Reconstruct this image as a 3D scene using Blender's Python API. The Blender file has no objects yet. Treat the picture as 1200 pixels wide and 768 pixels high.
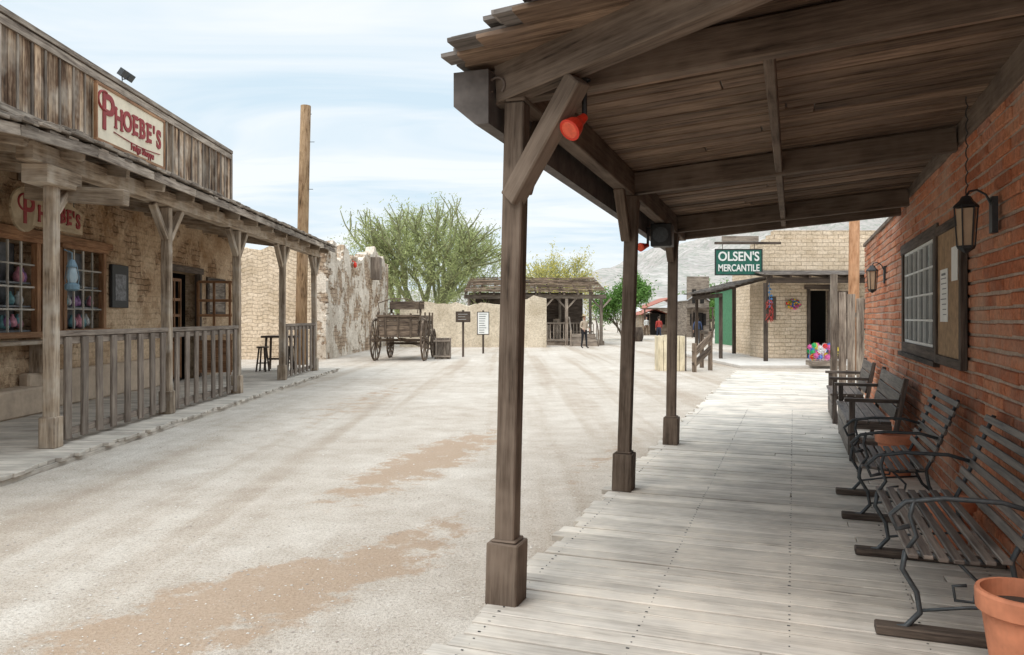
import bpy, math, random
import numpy as np
from mathutils import Vector, Matrix, noise
random.seed(7); np.random.seed(7)
R=math.radians
scene=bpy.context.scene
COL=scene.collection
# ---------------------------------------------------------------- builders
class MB:
    def __init__(s): s.v=[]; s.f=[]; s.uv=[]
    def face(s,pts,uvs):
        n=len(s.v); s.v+= [tuple(p) for p in pts]; s.f.append(tuple(range(n,n+len(pts)))); s.uv+=list(uvs)
    def box(s,c,size,Rm=None,wall=False):
        c=Vector(c); h=[x/2 for x in size]
        n=len(s.v)
        loc=[]
        for x in(-1,1):
            for y in(-1,1):
                for z in(-1,1):
                    l=Vector((x*h[0],y*h[1],z*h[2])); loc.append(l)
                    s.v.append(tuple(c+(Rm@l if Rm else l)))
        F=[((0,1,3,2),0),((4,6,7,5),0),((0,4,5,1),1),((2,3,7,6),1),((0,2,6,4),2),((1,5,7,3),2)]
        L=max(range(3),key=lambda i:size[i])
        ou,ov=(0,0) if wall else (random.uniform(0,50),random.uniform(0,50))
        for f,ax in F:
            s.f.append(tuple(n+i for i in f))
            oth=[i for i in range(3) if i!=ax]
            if wall:
                ua,va=(oth[0],oth[1])
                for i in f:
                    p=loc[i]+c
                    s.uv.append((p[ua],p[va]))
            else:
                if L in oth: ua=L; va=[i for i in oth if i!=L][0]
                else: ua,va=oth
                for i in f: s.uv.append((loc[i][ua]+ou,loc[i][va]+ov))
    def b(s,x0,x1,y0,y1,z0,z1,wall=False):
        s.box(((x0+x1)/2,(y0+y1)/2,(z0+z1)/2),(abs(x1-x0),abs(y1-y0),abs(z1-z0)),None,wall)
    def beam(s,p,q,w,h,up=(0,0,1)):
        p=Vector(p);q=Vector(q);d=(q-p);L=d.length;d.normalize();up=Vector(up)
        if abs(d.dot(up))>.99: up=Vector((0,1,0))
        side=d.cross(up).normalized(); u2=side.cross(d).normalized()
        M=Matrix((d,side,u2)).transposed()
        s.box((p+q)/2,(L,w,h),M)
    def tube(s,pts,rad,n=8,cap=True):
        pts=[Vector(p) for p in pts]
        if not hasattr(rad,'__len__'): rad=[rad]*len(pts)
        rings=[];acc=random.uniform(0,30)
        pd=None
        for i,p in enumerate(pts):
            d=(pts[min(i+1,len(pts)-1)]-pts[max(i-1,0)]).normalized()
            if pd is None:
                a=Vector((0,0,1)) if abs(d.z)<.9 else Vector((1,0,0))
                x=d.cross(a).normalized()
            else:
                x=(x-d*x.dot(d)).normalized()
            y=d.cross(x); pd=d
            n0=len(s.v)
            for k in range(n):
                t=2*math.pi*k/n
                s.v.append(tuple(p+(x*math.cos(t)+y*math.sin(t))*rad[i]))
            rings.append(n0)
        for i in range(len(pts)-1):
            L=(pts[i+1]-pts[i]).length
            c=2*math.pi*max(rad[i],.001)
            for k in range(n):
                k2=(k+1)%n
                s.f.append((rings[i]+k,rings[i]+k2,rings[i+1]+k2,rings[i+1]+k))
                s.uv+=[(acc,c*k/n),(acc,c*(k+1)/n),(acc+L,c*(k+1)/n),(acc+L,c*k/n)]
            acc+=L
        if cap:
            for r0,rev in((rings[0],True),(rings[-1],False)):
                idx=list(range(r0,r0+n)); 
                if rev: idx.reverse()
                s.f.append(tuple(idx)); s.uv+=[(0.1*math.cos(k),0.1*math.sin(k)) for k in range(n)]
    def lathe(s,prof,c=(0,0,0),n=24):
        c=Vector(c); rings=[]
        for r,z in prof:
            rings.append(len(s.v))
            for k in range(n):
                t=2*math.pi*k/n
                s.v.append((c.x+r*math.cos(t),c.y+r*math.sin(t),c.z+z))
        for i in range(len(prof)-1):
            for k in range(n):
                k2=(k+1)%n
                s.f.append((rings[i]+k,rings[i]+k2,rings[i+1]+k2,rings[i+1]+k))
                s.uv+=[(prof[i][1],k/n),(prof[i][1],(k+1)/n),(prof[i+1][1],(k+1)/n),(prof[i+1][1],k/n)]
    def make(s,name,mat,parent=None,bevel=0,smooth=False):
        me=bpy.data.meshes.new(name); me.from_pydata(s.v,[],s.f)
        uv=me.uv_layers.new(name='UVMap')
        uv.data.foreach_set('uv',np.array(s.uv,dtype=np.float32).ravel())
        me.materials.append(mat)
        if smooth: me.polygons.foreach_set('use_smooth',[True]*len(me.polygons))
        me.update()
        o=bpy.data.objects.new(name,me); COL.objects.link(o)
        if parent: o.parent=parent
        if bevel:
            m=o.modifiers.new('bev','BEVEL'); m.width=bevel; m.segments=1; m.limit_method='ANGLE'
        return o
ROT={'R':-math.atan2(.3667,1),'L':math.atan2(.02,1),'W':0}
def root(name,frame='W',loc=(0,0,0),rz=0):
    o=bpy.data.objects.new(name,None); COL.objects.link(o); o.empty_display_size=.2
    M=Matrix.Rotation(ROT[frame],3,'Z')
    o.location=M@Vector(loc); o.rotation_euler=(0,0,ROT[frame]+rz)
    return o
# ---------------------------------------------------------------- materials
def newmat(name):
    m=bpy.data.materials.new(name); m.use_nodes=True
    nt=m.node_tree; bs=nt.nodes['Principled BSDF']
    return m,nt,bs
def nd(nt,t,**k):
    n=nt.nodes.new(t)
    for a,b in k.items(): setattr(n,a,b)
    return n
def ramp(nt,fac,stops):
    r=nd(nt,'ShaderNodeValToRGB'); e=r.color_ramp.elements
    while len(e)<len(stops): e.new(.5)
    for i,(p,c) in enumerate(stops):
        e[i].position=p; e[i].color=(*c,1) if len(c)==3 else c
    nt.links.new(fac,r.inputs['Fac']); return r.outputs['Color']
def mix(nt,fac,a,b,mode='MIX'):
    m=nd(nt,'ShaderNodeMix',data_type='RGBA',blend_type=mode)
    for s,v in((m.inputs[0],fac),(m.inputs[6],a),(m.inputs[7],b)):
        if hasattr(v,'is_output') or hasattr(v,'links') : nt.links.new(v,s)
        elif isinstance(v,(int,float)): s.default_value=v if s==m.inputs[0] else (v,v,v,1)
        else: s.default_value=(*v,1)
    return m.outputs[2]
def math_(nt,op,a,b=0,clamp=False):
    m=nd(nt,'ShaderNodeMath',operation=op,use_clamp=clamp)
    for s,v in((m.inputs[0],a),(m.inputs[1],b)):
        if isinstance(v,(int,float)): s.default_value=v
        else: nt.links.new(v,s)
    return m.outputs[0]
def noise_(nt,vec,scale,detail=3,rough=.6,dist=0):
    n=nd(nt,'ShaderNodeTexNoise'); n.inputs['Scale'].default_value=scale; n.inputs['Detail'].default_value=detail
    n.inputs['Roughness'].default_value=rough; n.inputs['Distortion'].default_value=dist
    nt.links.new(vec,n.inputs['Vector']); return n.outputs['Fac']
def mapping(nt,vec,scale=(1,1,1),loc=(0,0,0),rot=(0,0,0)):
    m=nd(nt,'ShaderNodeMapping'); m.inputs['Scale'].default_value=scale; m.inputs['Location'].default_value=loc; m.inputs['Rotation'].default_value=rot
    nt.links.new(vec,m.inputs['Vector']); return m.outputs['Vector']
def bump(nt,bs,h,st,dist=.01):
    b=nd(nt,'ShaderNodeBump'); b.inputs['Strength'].default_value=st; b.inputs['Distance'].default_value=dist
    nt.links.new(h,b.inputs['Height']); nt.links.new(b.outputs[0],bs.inputs['Normal'])
def wood(name,dark,light,rough=.85,gv=45,var=.35,blotch=None,bst=0,crack=.42,knots=False):
    m,nt,bs=newmat(name)
    tc=nd(nt,'ShaderNodeTexCoord'); g=nd(nt,'ShaderNodeNewGeometry')
    rnd=g.outputs['Random Per Island']
    v=mapping(nt,tc.outputs['UV'],(2.4,gv,1))
    n1=noise_(nt,v,1,4,.68)
    v2=mapping(nt,tc.outputs['UV'],(.9,gv*.22,1))
    n2=noise_(nt,v2,1,1,.5,.4)
    a=math_(nt,'ADD',math_(nt,'MULTIPLY',n1,.65),math_(nt,'MULTIPLY',n2,.35))
    c=ramp(nt,a,[(crack-.09,[x*.35 for x in dark]),(crack,dark),(.62,light)])
    n3=noise_(nt,tc.outputs['Object'],2.3,3,.65)
    if blotch: c=mix(nt,ramp(nt,n3,[(.45,(0,0,0)),(.68,(.7,.7,.7))]),c,blotch)
    k=math_(nt,'ADD',math_(nt,'MULTIPLY',rnd,var*2),1-var)
    k2=math_(nt,'MULTIPLY',k,math_(nt,'ADD',math_(nt,'MULTIPLY',n3,.9),.55))
    c=mix(nt,1.0,c,k2,'MULTIPLY')
    nt.links.new(c,bs.inputs['Base Color']); bs.inputs['Roughness'].default_value=rough
    bs.inputs['Specular IOR Level'].default_value=.2
    if bst: bump(nt,bs,n1,bst,.006)
    return m
def plain(name,c,rough=.6,metal=0,ns=8,var=.25,bst=0,spec=.4):
    m,nt,bs=newmat(name)
    tc=nd(nt,'ShaderNodeTexCoord')
    n=noise_(nt,tc.outputs['Object'],ns,3,.65)
    cc=ramp(nt,n,[(.3,[x*(1-var) for x in c]),(.7,[min(1,x*(1+var)) for x in c])])
    nt.links.new(cc,bs.inputs['Base Color']); bs.inputs['Roughness'].default_value=rough; bs.inputs['Metallic'].default_value=metal
    bs.inputs['Specular IOR Level'].default_value=spec
    if bst: bump(nt,bs,n,bst,.01)
    return m
def adobe(name,c1,c2,cm=None,rowh=.13,bw=.42,plaster=None,pl_lo=.45,pl_hi=.55,stain=None,pn=1.1):
    m,nt,bs=newmat(name)
    tc=nd(nt,'ShaderNodeTexCoord')
    wob=noise_(nt,tc.outputs['UV'],3,1)
    wv=nd(nt,'ShaderNodeVectorMath',operation='ADD'); nt.links.new(tc.outputs['UV'],wv.inputs[0])
    cb=nd(nt,'ShaderNodeCombineXYZ'); nt.links.new(math_(nt,'MULTIPLY',wob,.07),cb.inputs[0]); nt.links.new(math_(nt,'MULTIPLY',wob,.07),cb.inputs[1]); nt.links.new(cb.outputs[0],wv.inputs[1])
    br=nd(nt,'ShaderNodeTexBrick'); nt.links.new(wv.outputs[0],br.inputs['Vector'])
    br.inputs['Scale'].default_value=1; br.inputs['Brick Width'].default_value=bw; br.inputs['Row Height'].default_value=rowh
    br.inputs['Mortar Size'].default_value=.012; br.inputs['Mortar Smooth'].default_value=.6
    br.inputs['Color1'].default_value=(*c1,1); br.inputs['Color2'].default_value=(*c2,1); br.inputs['Mortar'].default_value=(*(cm or [x*.6 for x in c1]),1)
    n=noise_(nt,tc.outputs['Object'],pn,5,.68); nf=noise_(nt,tc.outputs['Object'],12,4,.75)
    c=br.outputs['Color']
    h=math_(nt,'SUBTRACT',math_(nt,'MULTIPLY',nf,.8),br.outputs['Fac'])
    if plaster:
        k=ramp(nt,n,[(pl_lo,(0,0,0)),(pl_hi,(1,1,1))])
        c=mix(nt,k,c,plaster)
        kk=nd(nt,'ShaderNodeRGBToBW'); nt.links.new(k,kk.inputs[0])
        h=math_(nt,'ADD',math_(nt,'MULTIPLY',h,math_(nt,'SUBTRACT',1,math_(nt,'MULTIPLY',kk.outputs[0],.7))),math_(nt,'MULTIPLY',kk.outputs[0],1.3))
    n2=noise_(nt,tc.outputs['Object'],.8,4,.7)
    c=mix(nt,1.0,c,ramp(nt,n2,[(.3,stain or (.66,.60,.54)),(.6,(1.1,1.08,1.06))]),'MULTIPLY')
    c=mix(nt,1.0,c,ramp(nt,nf,[(.3,(.66,.64,.62)),(.58,(1.08,1.08,1.08))]),'MULTIPLY')
    nt.links.new(c,bs.inputs['Base Color']); bs.inputs['Roughness'].default_value=.95; bs.inputs['Specular IOR Level'].default_value=.1
    bump(nt,bs,h,.8,.03)
    return m
def leafmat(name,c1,c2,tr=.3):
    m,nt,bs=newmat(name)
    g=nd(nt,'ShaderNodeNewGeometry'); tc=nd(nt,'ShaderNodeTexCoord')
    n=noise_(nt,tc.outputs['Object'],.6,1)
    a=math_(nt,'ADD',math_(nt,'MULTIPLY',g.outputs['Random Per Island'],.5),math_(nt,'MULTIPLY',n,.5))
    c=ramp(nt,a,[(.2,c1),(.75,c2)])
    df=nd(nt,'ShaderNodeBsdfDiffuse'); nt.links.new(c,df.inputs['Color'])
    t=nd(nt,'ShaderNodeBsdfTranslucent'); nt.links.new(c,t.inputs['Color'])
    ms=nd(nt,'ShaderNodeMixShader'); ms.inputs[0].default_value=tr
    nt.links.new(df.outputs[0],ms.inputs[1]); nt.links.new(t.outputs[0],ms.inputs[2])
    nt.links.new(ms.outputs[0],nt.nodes['Material Output'].inputs['Surface'])
    nt.nodes.remove(bs)
    return m

M_deck=wood('deck_planks_grey',(.44,.395,.34),(.66,.61,.54),gv=40,var=.15,blotch=(.58,.52,.44),bst=.6,crack=.38)
M_deckL=wood('deck_planks_left',(.38,.33,.28),(.60,.54,.46),gv=40,var=.15)
M_porch=wood('porch_brown_wood',(.095,.068,.050),(.18,.137,.105),gv=35,var=.12,blotch=(.17,.13,.10),bst=.5)
M_roofund=wood('roof_boards_brown',(.105,.068,.046),(.275,.19,.13),gv=25,var=.42,blotch=(.14,.10,.075),bst=.4)
M_shingle=wood('weathered_shingles',(.11,.095,.085),(.29,.26,.235),gv=25,var=.4)
M_greyw=wood('weathered_grey_wood',(.14,.11,.088),(.35,.295,.24),gv=30,var=.38)
M_tanw=wood('weathered_tan_wood',(.20,.145,.10),(.43,.34,.25),gv=30,var=.22,blotch=(.36,.32,.27))
M_parapet=wood('parapet_boards',(.13,.075,.045),(.46,.33,.22),gv=14,var=.55,blotch=(.38,.33,.27),crack=.45)
M_rail=wood('rail_grey_brown',(.13,.10,.08),(.25,.205,.165),gv=30,var=.15)
M_dark=wood('dark_old_wood',(.05,.037,.03),(.13,.10,.078),gv=30,var=.3)
M_wagon=wood('wagon_wood',(.07,.05,.038),(.22,.165,.12),gv=25,var=.35)
M_door=wood('door_orange_wood',(.20,.095,.045),(.38,.21,.11),gv=25,var=.2,rough=.6)
M_pole=wood('log_pole_wood',(.20,.12,.062),(.40,.27,.155),gv=14,var=.1,blotch=(.24,.16,.10),crack=.44)
M_cream=wood('cream_planks',(.52,.44,.30),(.74,.65,.48),gv=20,var=.15)
M_bench=wood('bench_slats',(.065,.052,.045),(.175,.145,.122),gv=40,var=.3,rough=.5)
M_iron=plain('wrought_iron',(.06,.066,.07),.5,.3,ns=30)
M_black=plain('black_metal',(.03,.03,.03),.5,.2,ns=30)
M_terra=plain('terracotta',(.56,.215,.115),.75,ns=7,var=.22)
M_soil=plain('soil',(.06,.045,.035),.95)
M_glass,_nt,_bs=newmat('window_glass'); _bs.inputs['Base Color'].default_value=(.05,.06,.065,1); _bs.inputs['Roughness'].default_value=.06; _bs.inputs['Specular IOR Level'].default_value=.9
M_white=plain('white_paint',(.68,.68,.65),.6,var=.08)
M_red=plain('red_lamp_shade',(.60,.035,.015),.35,var=.1)
M_mortar=plain('mortar',(.40,.31,.245),.95,ns=20,bst=.5)
M_signcream=plain('sign_cream',(.72,.63,.48),.7,ns=4,var=.12)
M_signred=plain('sign_red_letters',(.27,.03,.03),.6)
M_signgreen=plain('sign_green',(.012,.10,.07),.5)
M_blue=plain('blue_grey_metal',(.10,.16,.20),.5)
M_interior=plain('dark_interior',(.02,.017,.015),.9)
M_paper=plain('paper',(.80,.80,.77),.8,ns=6,var=.06)
M_cork=plain('cork_board',(.34,.22,.12),.9,ns=12,var=.3)
M_adobeL=adobe('adobe_storefront',(.36,.25,.16),(.48,.35,.24),plaster=(.56,.43,.30),pl_lo=.43,pl_hi=.50,stain=(.58,.46,.35),pn=1.3)
M_adobeRuin=adobe('adobe_ruin',(.34,.25,.18),(.50,.40,.30),plaster=(.66,.60,.52),pl_lo=.46,pl_hi=.50,rowh=.16,bw=.3,pn=.9)
M_adobeCream=adobe('adobe_cream_courses',(.62,.51,.38),(.70,.59,.46),cm=(.49,.39,.29),rowh=.15,bw=.42,stain=(.80,.76,.70))
M_adobeLow=adobe('adobe_plaster',(.56,.48,.38),(.60,.52,.42),plaster=(.64,.57,.46),pl_lo=.2,pl_hi=.3,stain=(.78,.74,.68))
M_ledge=plain('mud_plaster_ledge',(.50,.39,.29),.95,ns=4,var=.18,bst=.5)
def mk_brick():
    m,nt,bs=newmat('red_clay_brick')
    g=nd(nt,'ShaderNodeNewGeometry'); tc=nd(nt,'ShaderNodeTexCoord')
    c=ramp(nt,g.outputs['Random Per Island'],[(0,(.36,.125,.065)),(.45,(.50,.18,.09)),(.8,(.56,.235,.125)),(1,(.44,.20,.135))])
    n=noise_(nt,tc.outputs['Object'],24,4,.75)
    n2=noise_(nt,tc.outputs['Object'],1.6,3,.65)
    c=mix(nt,1.0,c,ramp(nt,n,[(.3,(.55,.52,.5)),(.6,(1.1,1.1,1.1))]),'MULTIPLY')
    c=mix(nt,ramp(nt,n2,[(.44,(0,0,0)),(.75,(.65,.65,.65))]),c,(.50,.37,.28))
    nt.links.new(c,bs.inputs['Base Color']); bs.inputs['Roughness'].default_value=.92; bs.inputs['Specular IOR Level'].default_value=.15
    bump(nt,bs,n,.9,.012); return m
M_brick=mk_brick()
def mk_ground():
    m,nt,bs=newmat('gravel_dirt')
    tc=nd(nt,'ShaderNodeTexCoord'); P=tc.outputs['Object']
    big=noise_(nt,P,.22,3,.65); mid=noise_(nt,P,2.2,5,.72); fine=noise_(nt,P,42,3,.8); spk=noise_(nt,P,120,1,.6)
    c=ramp(nt,mid,[(.32,(.465,.41,.35)),(.66,(.59,.54,.48))])
    c=mix(nt,1.0,c,ramp(nt,big,[(.35,(.88,.85,.82)),(.65,(1.05,1.05,1.05))]),'MULTIPLY')
    c=mix(nt,1.0,c,ramp(nt,fine,[(.30,(.64,.61,.58)),(.50,(1.0,1.0,1.0)),(.72,(1.14,1.14,1.14))]),'MULTIPLY')
    c=mix(nt,1.0,c,ramp(nt,spk,[(.3,(.74,.72,.69)),(.5,(1.02,1.02,1.02))]),'MULTIPLY')
    # long faint wheel tracks along the street
    wv=mapping(nt,P,(1.3,.05,1),rot=(0,0,R(6)))
    trk=noise_(nt,wv,1,3,.6,.3)
    c=mix(nt,1.0,c,ramp(nt,trk,[(.36,(.86,.82,.78)),(.52,(1.03,1.03,1.03))]),'MULTIPLY')
    tot=None
    for (cx,cy,ang,hl,hw,amp) in((-1.5,4.75,50,1.75,.5,1),(-.95,9.3,74,2.5,.5,.95),(-1.9,3.9,35,.9,.3,.8),(1.2,9.5,70,2.8,.25,.35),(-.75,6.0,60,.8,.25,.6),(-3,16,85,6,.7,.35)):
        mp=nd(nt,'ShaderNodeMapping',vector_type='TEXTURE'); mp.inputs['Location'].default_value=(cx,cy,0); mp.inputs['Rotation'].default_value=(0,0,R(ang)); mp.inputs['Scale'].default_value=(hl,hw,1)
        nt.links.new(P,mp.inputs['Vector'])
        ln=nd(nt,'ShaderNodeVectorMath',operation='LENGTH'); nt.links.new(mp.outputs[0],ln.inputs[0])
        k=math_(nt,'MULTIPLY',math_(nt,'SUBTRACT',1.3,ln.outputs['Value'],True),amp)
        tot=k if tot is None else math_(nt,'MAXIMUM',tot,k)
    pn=noise_(nt,P,3.0,6,.76)
    pk=math_(nt,'ADD',tot,math_(nt,'MULTIPLY',math_(nt,'SUBTRACT',pn,.5),3.0))
    pk=math_(nt,'MULTIPLY',ramp(nt,pk,[(.30,(0,0,0)),(.62,(1,1,1))]),math_(nt,'MULTIPLY',tot,3.0,True))
    c=mix(nt,math_(nt,'MULTIPLY',pk,.82),c,mix(nt,fine,(.27,.18,.115),(.50,.37,.265)))
    nt.links.new(c,bs.inputs['Base Color']); bs.inputs['Roughness'].default_value=.97; bs.inputs['Specular IOR Level'].default_value=.08
    h=math_(nt,'ADD',math_(nt,'MULTIPLY',mid,1.0),math_(nt,'ADD',math_(nt,'MULTIPLY',fine,.35),math_(nt,'MULTIPLY',spk,.12)))
    bump(nt,bs,h,.75,.05); return m
M_ground=mk_ground()
# ---------------------------------------------------------------- ground
g=MB(); g.face([(-3000,-600,0),(3000,-600,0),(3000,3500,0),(-3000,3500,0)],[(0,0)]*4); g.make('ground',M_ground)
def pebbles(n,name,mat):
    base=np.array([(1,0,0),(-.8,.2,0),(0,1,.1),(.1,-1,0),(0,0,.8),(0,.1,-.5)],float)
    fs=np.array([(0,2,4),(2,1,4),(1,3,4),(3,0,4),(2,0,5),(1,2,5),(3,1,5),(0,3,5)])
    V=[];F=[]
    for i in range(n):
        y=2.6+16*random.random()**1.6; x=random.uniform(-.75,.6)*y
        t=.9389*x-.3443*y
        if t>-1.72 or x<-4.9: continue
        s=random.choice([.002,.003,.003,.004,.005,.005,.008])*(1+.6*random.random())
        a=random.uniform(0,6.28); ca,sa=math.cos(a),math.sin(a)
        b=base*(1+np.random.uniform(-.25,.25,base.shape))*s*np.array([1.2,.9,.6])
        bx=b[:,0]*ca-b[:,1]*sa; by=b[:,0]*sa+b[:,1]*ca
        k=len(V)*6
        V.append(np.stack([bx+x,by+y,b[:,2]+s*.2],1)); F.append(fs+k)
    V=np.concatenate(V);F=np.concatenate(F)
    me=bpy.data.meshes.new(name); me.from_pydata(V.tolist(),[],F.tolist()); me.materials.append(mat)
    o=bpy.data.objects.new(name,me); COL.objects.link(o)
m,nt,bs=newmat('pebble_stone'); gg=nd(nt,'ShaderNodeNewGeometry')
nt.links.new(ramp(nt,gg.outputs['Random Per Island'],[(0,(.33,.28,.24)),(.4,(.50,.45,.40)),(1,(.68,.64,.58))]),bs.inputs['Base Color']); bs.inputs['Roughness'].default_value=.9
pebbles(16000,'gravel',m)
# ---------------------------------------------------------------- RIGHT boardwalk
bw=root('boardwalk','R')
mb=MB(); nails=MB(); s=-3.0
while s<24:
    w=random.uniform(.135,.15)
    l=-1.62+random.uniform(-.06,.05); r=1.30 if s<16.4 else 4.2
    dz=random.uniform(-.004,.004); tilt=random.uniform(-.003,.003)
    sp=random.uniform(-.3,.9) if random.random()<.35 else None
    gp=random.uniform(.008,.019)
    if sp is None: mb.beam((l,s+w/2,.075+dz+tilt),(r,s+w/2,.075+dz-tilt),w-gp,.045)
    else:
        mb.beam((l,s+w/2,.075+dz+tilt),(sp-.003,s+w/2,.075+dz),w-gp,.045); mb.beam((sp+.003,s+w/2,.075-dz),(r,s+w/2,.075-dz),w-gp-.003,.045)
    if s>1.5 and s<14:
        for tt in(-1.5,-.75,-.02,.62,1.15):
            for q in(.03,w-.045): nails.b(tt-.004+random.uniform(-.01,.01),tt+.004,s+q,s+q+.008,.095,.0985+dz+.0015)
    s+=w
mb.make('planks',M_deck,bw,bevel=.004); nails.make('nails',M_black,bw)
mb=MB(); mb.b(-1.56,-1.50,-3,24,0,.052); mb.b(-.1,0,-3,24,0,.05); mb.make('joists',M_rail,bw)
# ---------------------------------------------------------------- RIGHT brick building
bb=root('brick_building','R')
WX=1.28
WIN=(8.25,10.65,1.40,2.47)
mb=MB()
mw=WX+.014
mb.b(mw,WX+.30,-3,WIN[0]-.02,0,3.3); mb.b(mw,WX+.30,WIN[1]+.02,16.2,0,3.05); mb.b(mw,WX+.3,WIN[0]-.02,WIN[1]+.02,0,WIN[2]-.02); mb.b(mw,WX+.3,WIN[0]-.02,WIN[1]+.02,WIN[3]+.02,3.3)
mb.b(WX+.03,WX+6,15.9,16.17,0,3.0); mb.make('mortar_wall',M_mortar,bb)
mb=MB(); z=.1; row=0
while z<3.05:
    h=.098; y=-3+(.2 if row%2 else 0)
    while y<16.2:
        L=.40+random.uniform(-.015,.015)
        y1=min(y+L,16.2)
        segs=[(y,y1)]
        if WIN[2]-.03<z+h/2<WIN[3]+.04:
            if y<WIN[1] and y1>WIN[0]:
                segs=[]
                if y<WIN[0]-.04: segs.append((y,WIN[0]))
                if y1>WIN[1]+.04: segs.append((WIN[1],y1))
        for a,b_ in segs:
            if b_-a<.05: continue
            d=random.uniform(-.008,.006)
            mb.box(((WX+.03+d/2),(a+b_)/2,z+h/2+random.uniform(-.005,.005)),(.06-d,(b_-a)-.02,h-.020+random.uniform(-.006,.004)),Matrix.Rotation(random.uniform(-.012,.012),3,'X'))
        y=y1 if y1>=16.2 else y+L
    z+=h; row+=1
mb.make('bricks',M_brick,bb,bevel=.008)
mb=MB(); mb.b(WX-.03,WX+.25,-3,10.9,3.10,3.36); mb.b(WX-.02,WX+.35,11,16.3,3.055,3.12); mb.make('ledger_beam',M_porch,bb,bevel=.008)
mb=MB(); y0,y1,z0,z1=WIN
mb.b(WX-.02,WX+.06,y0,y1,z0-.12,z0); mb.b(WX-.02,WX+.06,y0-.1,y1+.1,z1,z1+.12); mb.b(WX-.02,WX+.05,y0,y0+.11,z0,z1); mb.b(WX-.02,WX+.05,y1-.11,y1,z0,z1)
mb.b(WX-.05,WX+.02,y0-.12,y1+.12,z0-.17,z0-.12)
mb.make('window_frame',M_dark,bb,bevel=.004)
mb=MB()
for i in range(1,6):
    yy=y0+.11+(y1-y0-.22)*i/6; wd=.045 if i==3 else .02
    mb.b(WX+.002,WX+.03,yy-wd/2,yy+wd/2,z0,z1)
for i in range(1,4):
    zz=z0+(z1-z0)*i/4; mb.b(WX+.004,WX+.028,y0+.11,y1-.11,zz-.01,zz+.01)
for a in((y0+.11,y0+.15),(y1-.15,y1-.11)): mb.b(WX+.003,WX+.03,a[0],a[1],z0,z1)
mb.b(WX+.003,WX+.03,y0+.11,y1-.11,z0,z0+.03); mb.b(WX+.003,WX+.03,y0+.11,y1-.11,z1-.03,z1)
mb.make('window_muntins',M_white,bb)
mb=MB(); mb.b(WX+.026,WX+.031,y0,y1,z0,z1); mb.make('window_glass',M_glass,bb)
r=root('bulletin_board','R',(WX-.03,7.42,1.9))
mb=MB(); mb.b(-.03,.02,-.60,-.52,-.62,.62); mb.b(-.03,.02,.52,.60,-.62,.62); mb.b(-.03,.02,-.52,.52,.54,.62); mb.b(-.03,.02,-.52,.52,-.62,-.54); mb.make('frame',M_dark,r,.004)
mb=MB(); mb.b(-.01,.02,-.52,.52,-.54,.54); mb.make('panel',M_cork,r)
mb=MB(); mb.b(-.018,-.012,.02,.36,-.24,.22); mb.b(-.0165,-.012,-.40,-.15,.10,.38); mb.make('notice',M_paper,r)
mb=MB()
for i in range(8): mb.b(-.0205,-.0182,.07,.32-.12*random.random(),-.18+i*.045,-.173+i*.045)
mb.b(-.0205,-.0182,.10,.28,.165,.185)
mb.make('notice_text',M_iron,r)
plain_glass=plain('lantern_amber_glass',(.42,.30,.20),.25,var=.1)
def wall_lantern(loc,sc=1,frame='R',chain=True):
    r=root('wall_lantern',frame,loc); r.scale=(sc,sc,sc)
    mb=MB(); mb.lathe([(0,.24),(.03,.235),(.05,.2),(.085,.165),(.09,.15),(.06,.148)],n=6)
    mb.lathe([(.045,-.17),(.06,-.16),(.062,-.14),(.0,-.14)],n=6); mb.lathe([(0,-.2),(.02,-.19),(.045,-.17)],n=6)
    for k in range(6):
        a=k*math.pi/3; mb.tube([(.06*math.cos(a),.06*math.sin(a),-.15),(.08*math.cos(a),.08*math.sin(a),.155)],.006,5)
    mb.tube([(0,0,.235),(.02,0,.27),(.07,0,.28),(.13,0,.24),(.17,0,.15)],.009,6)
    mb.b(.16,.20,-.05,.05,-.05,.22)
    if chain:
        for i in range(15): mb.tube([(0.0,0,.24+i*.05),(.012*(i%2),.012*((i+1)%2),.265+i*.05),(0,0,.29+i*.05)],.005,5)
    mb.make('lantern_body',M_black,r)
    mb=MB(); mb.lathe([(.052,-.14),(.07,.14)],n=6); mb.make('lantern_glass',plain_glass,r)
    return r
wall_lantern((1.08,5.85,2.30),.88)
wall_lantern((1.10,12.6,2.25),.95,chain=False)
# ---------------------------------------------------------------- RIGHT porch
pc=root('covered_porch','R')
ez=lambda s:2.90-.025*(s-4.07)
posts=[(-1.53,4.07),(-1.49,7.08),(-1.46,9.83)]
mb=MB()
for i,(t,s) in enumerate(posts):
    lean=(.07,.085,.03)[i]
    mb.beam((t,s,.1),(t+lean,s,ez(s)+.0),.115,.115,up=(0,1,0))
    mb.beam((t,s,.09),(t+.01,s,.44),.185,.185,up=(0,1,0))
    mb.beam((t+.01,s,.44),(t+.01,s,.455),.15,.15,up=(0,1,0))
tE=-1.45
mb.beam((tE,4.0,ez(4.0)+.11),(tE+.02,10.6,ez(10.6)+.11),.12,.22)
for s in [p[1] for p in posts]+[10.55]:
    mb.beam((-1.68,s+.02,ez(s)+.09),(WX-.04,s+.02,ez(s)+.32),.09,.2)
def w2r(x,y): return (.9389*x-.3443*y,.3443*x+.9389*y)
def diag(l,z): 
    x,y=-.02+.695*l,4.33-.719*l; a,b=w2r(x,y); return (a,b,z)
mb.beam(diag(-.05,3.02),diag(3.3,3.30),.12,.23)
mb.beam(diag(.03,2.36),diag(.52,2.93),.10,.12)
for (t,s) in posts[1:]:
    for sg in(-1,1): mb.beam((tE,s+sg*.05,2.42),(tE,s+sg*.38,ez(s)+.03),.09,.09,up=(1,0,0))
mb.beam((tE,posts[0][1]+.05,2.42),(tE,posts[0][1]+.45,ez(4.5)+.03),.09,.1,up=(1,0,0))
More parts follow.
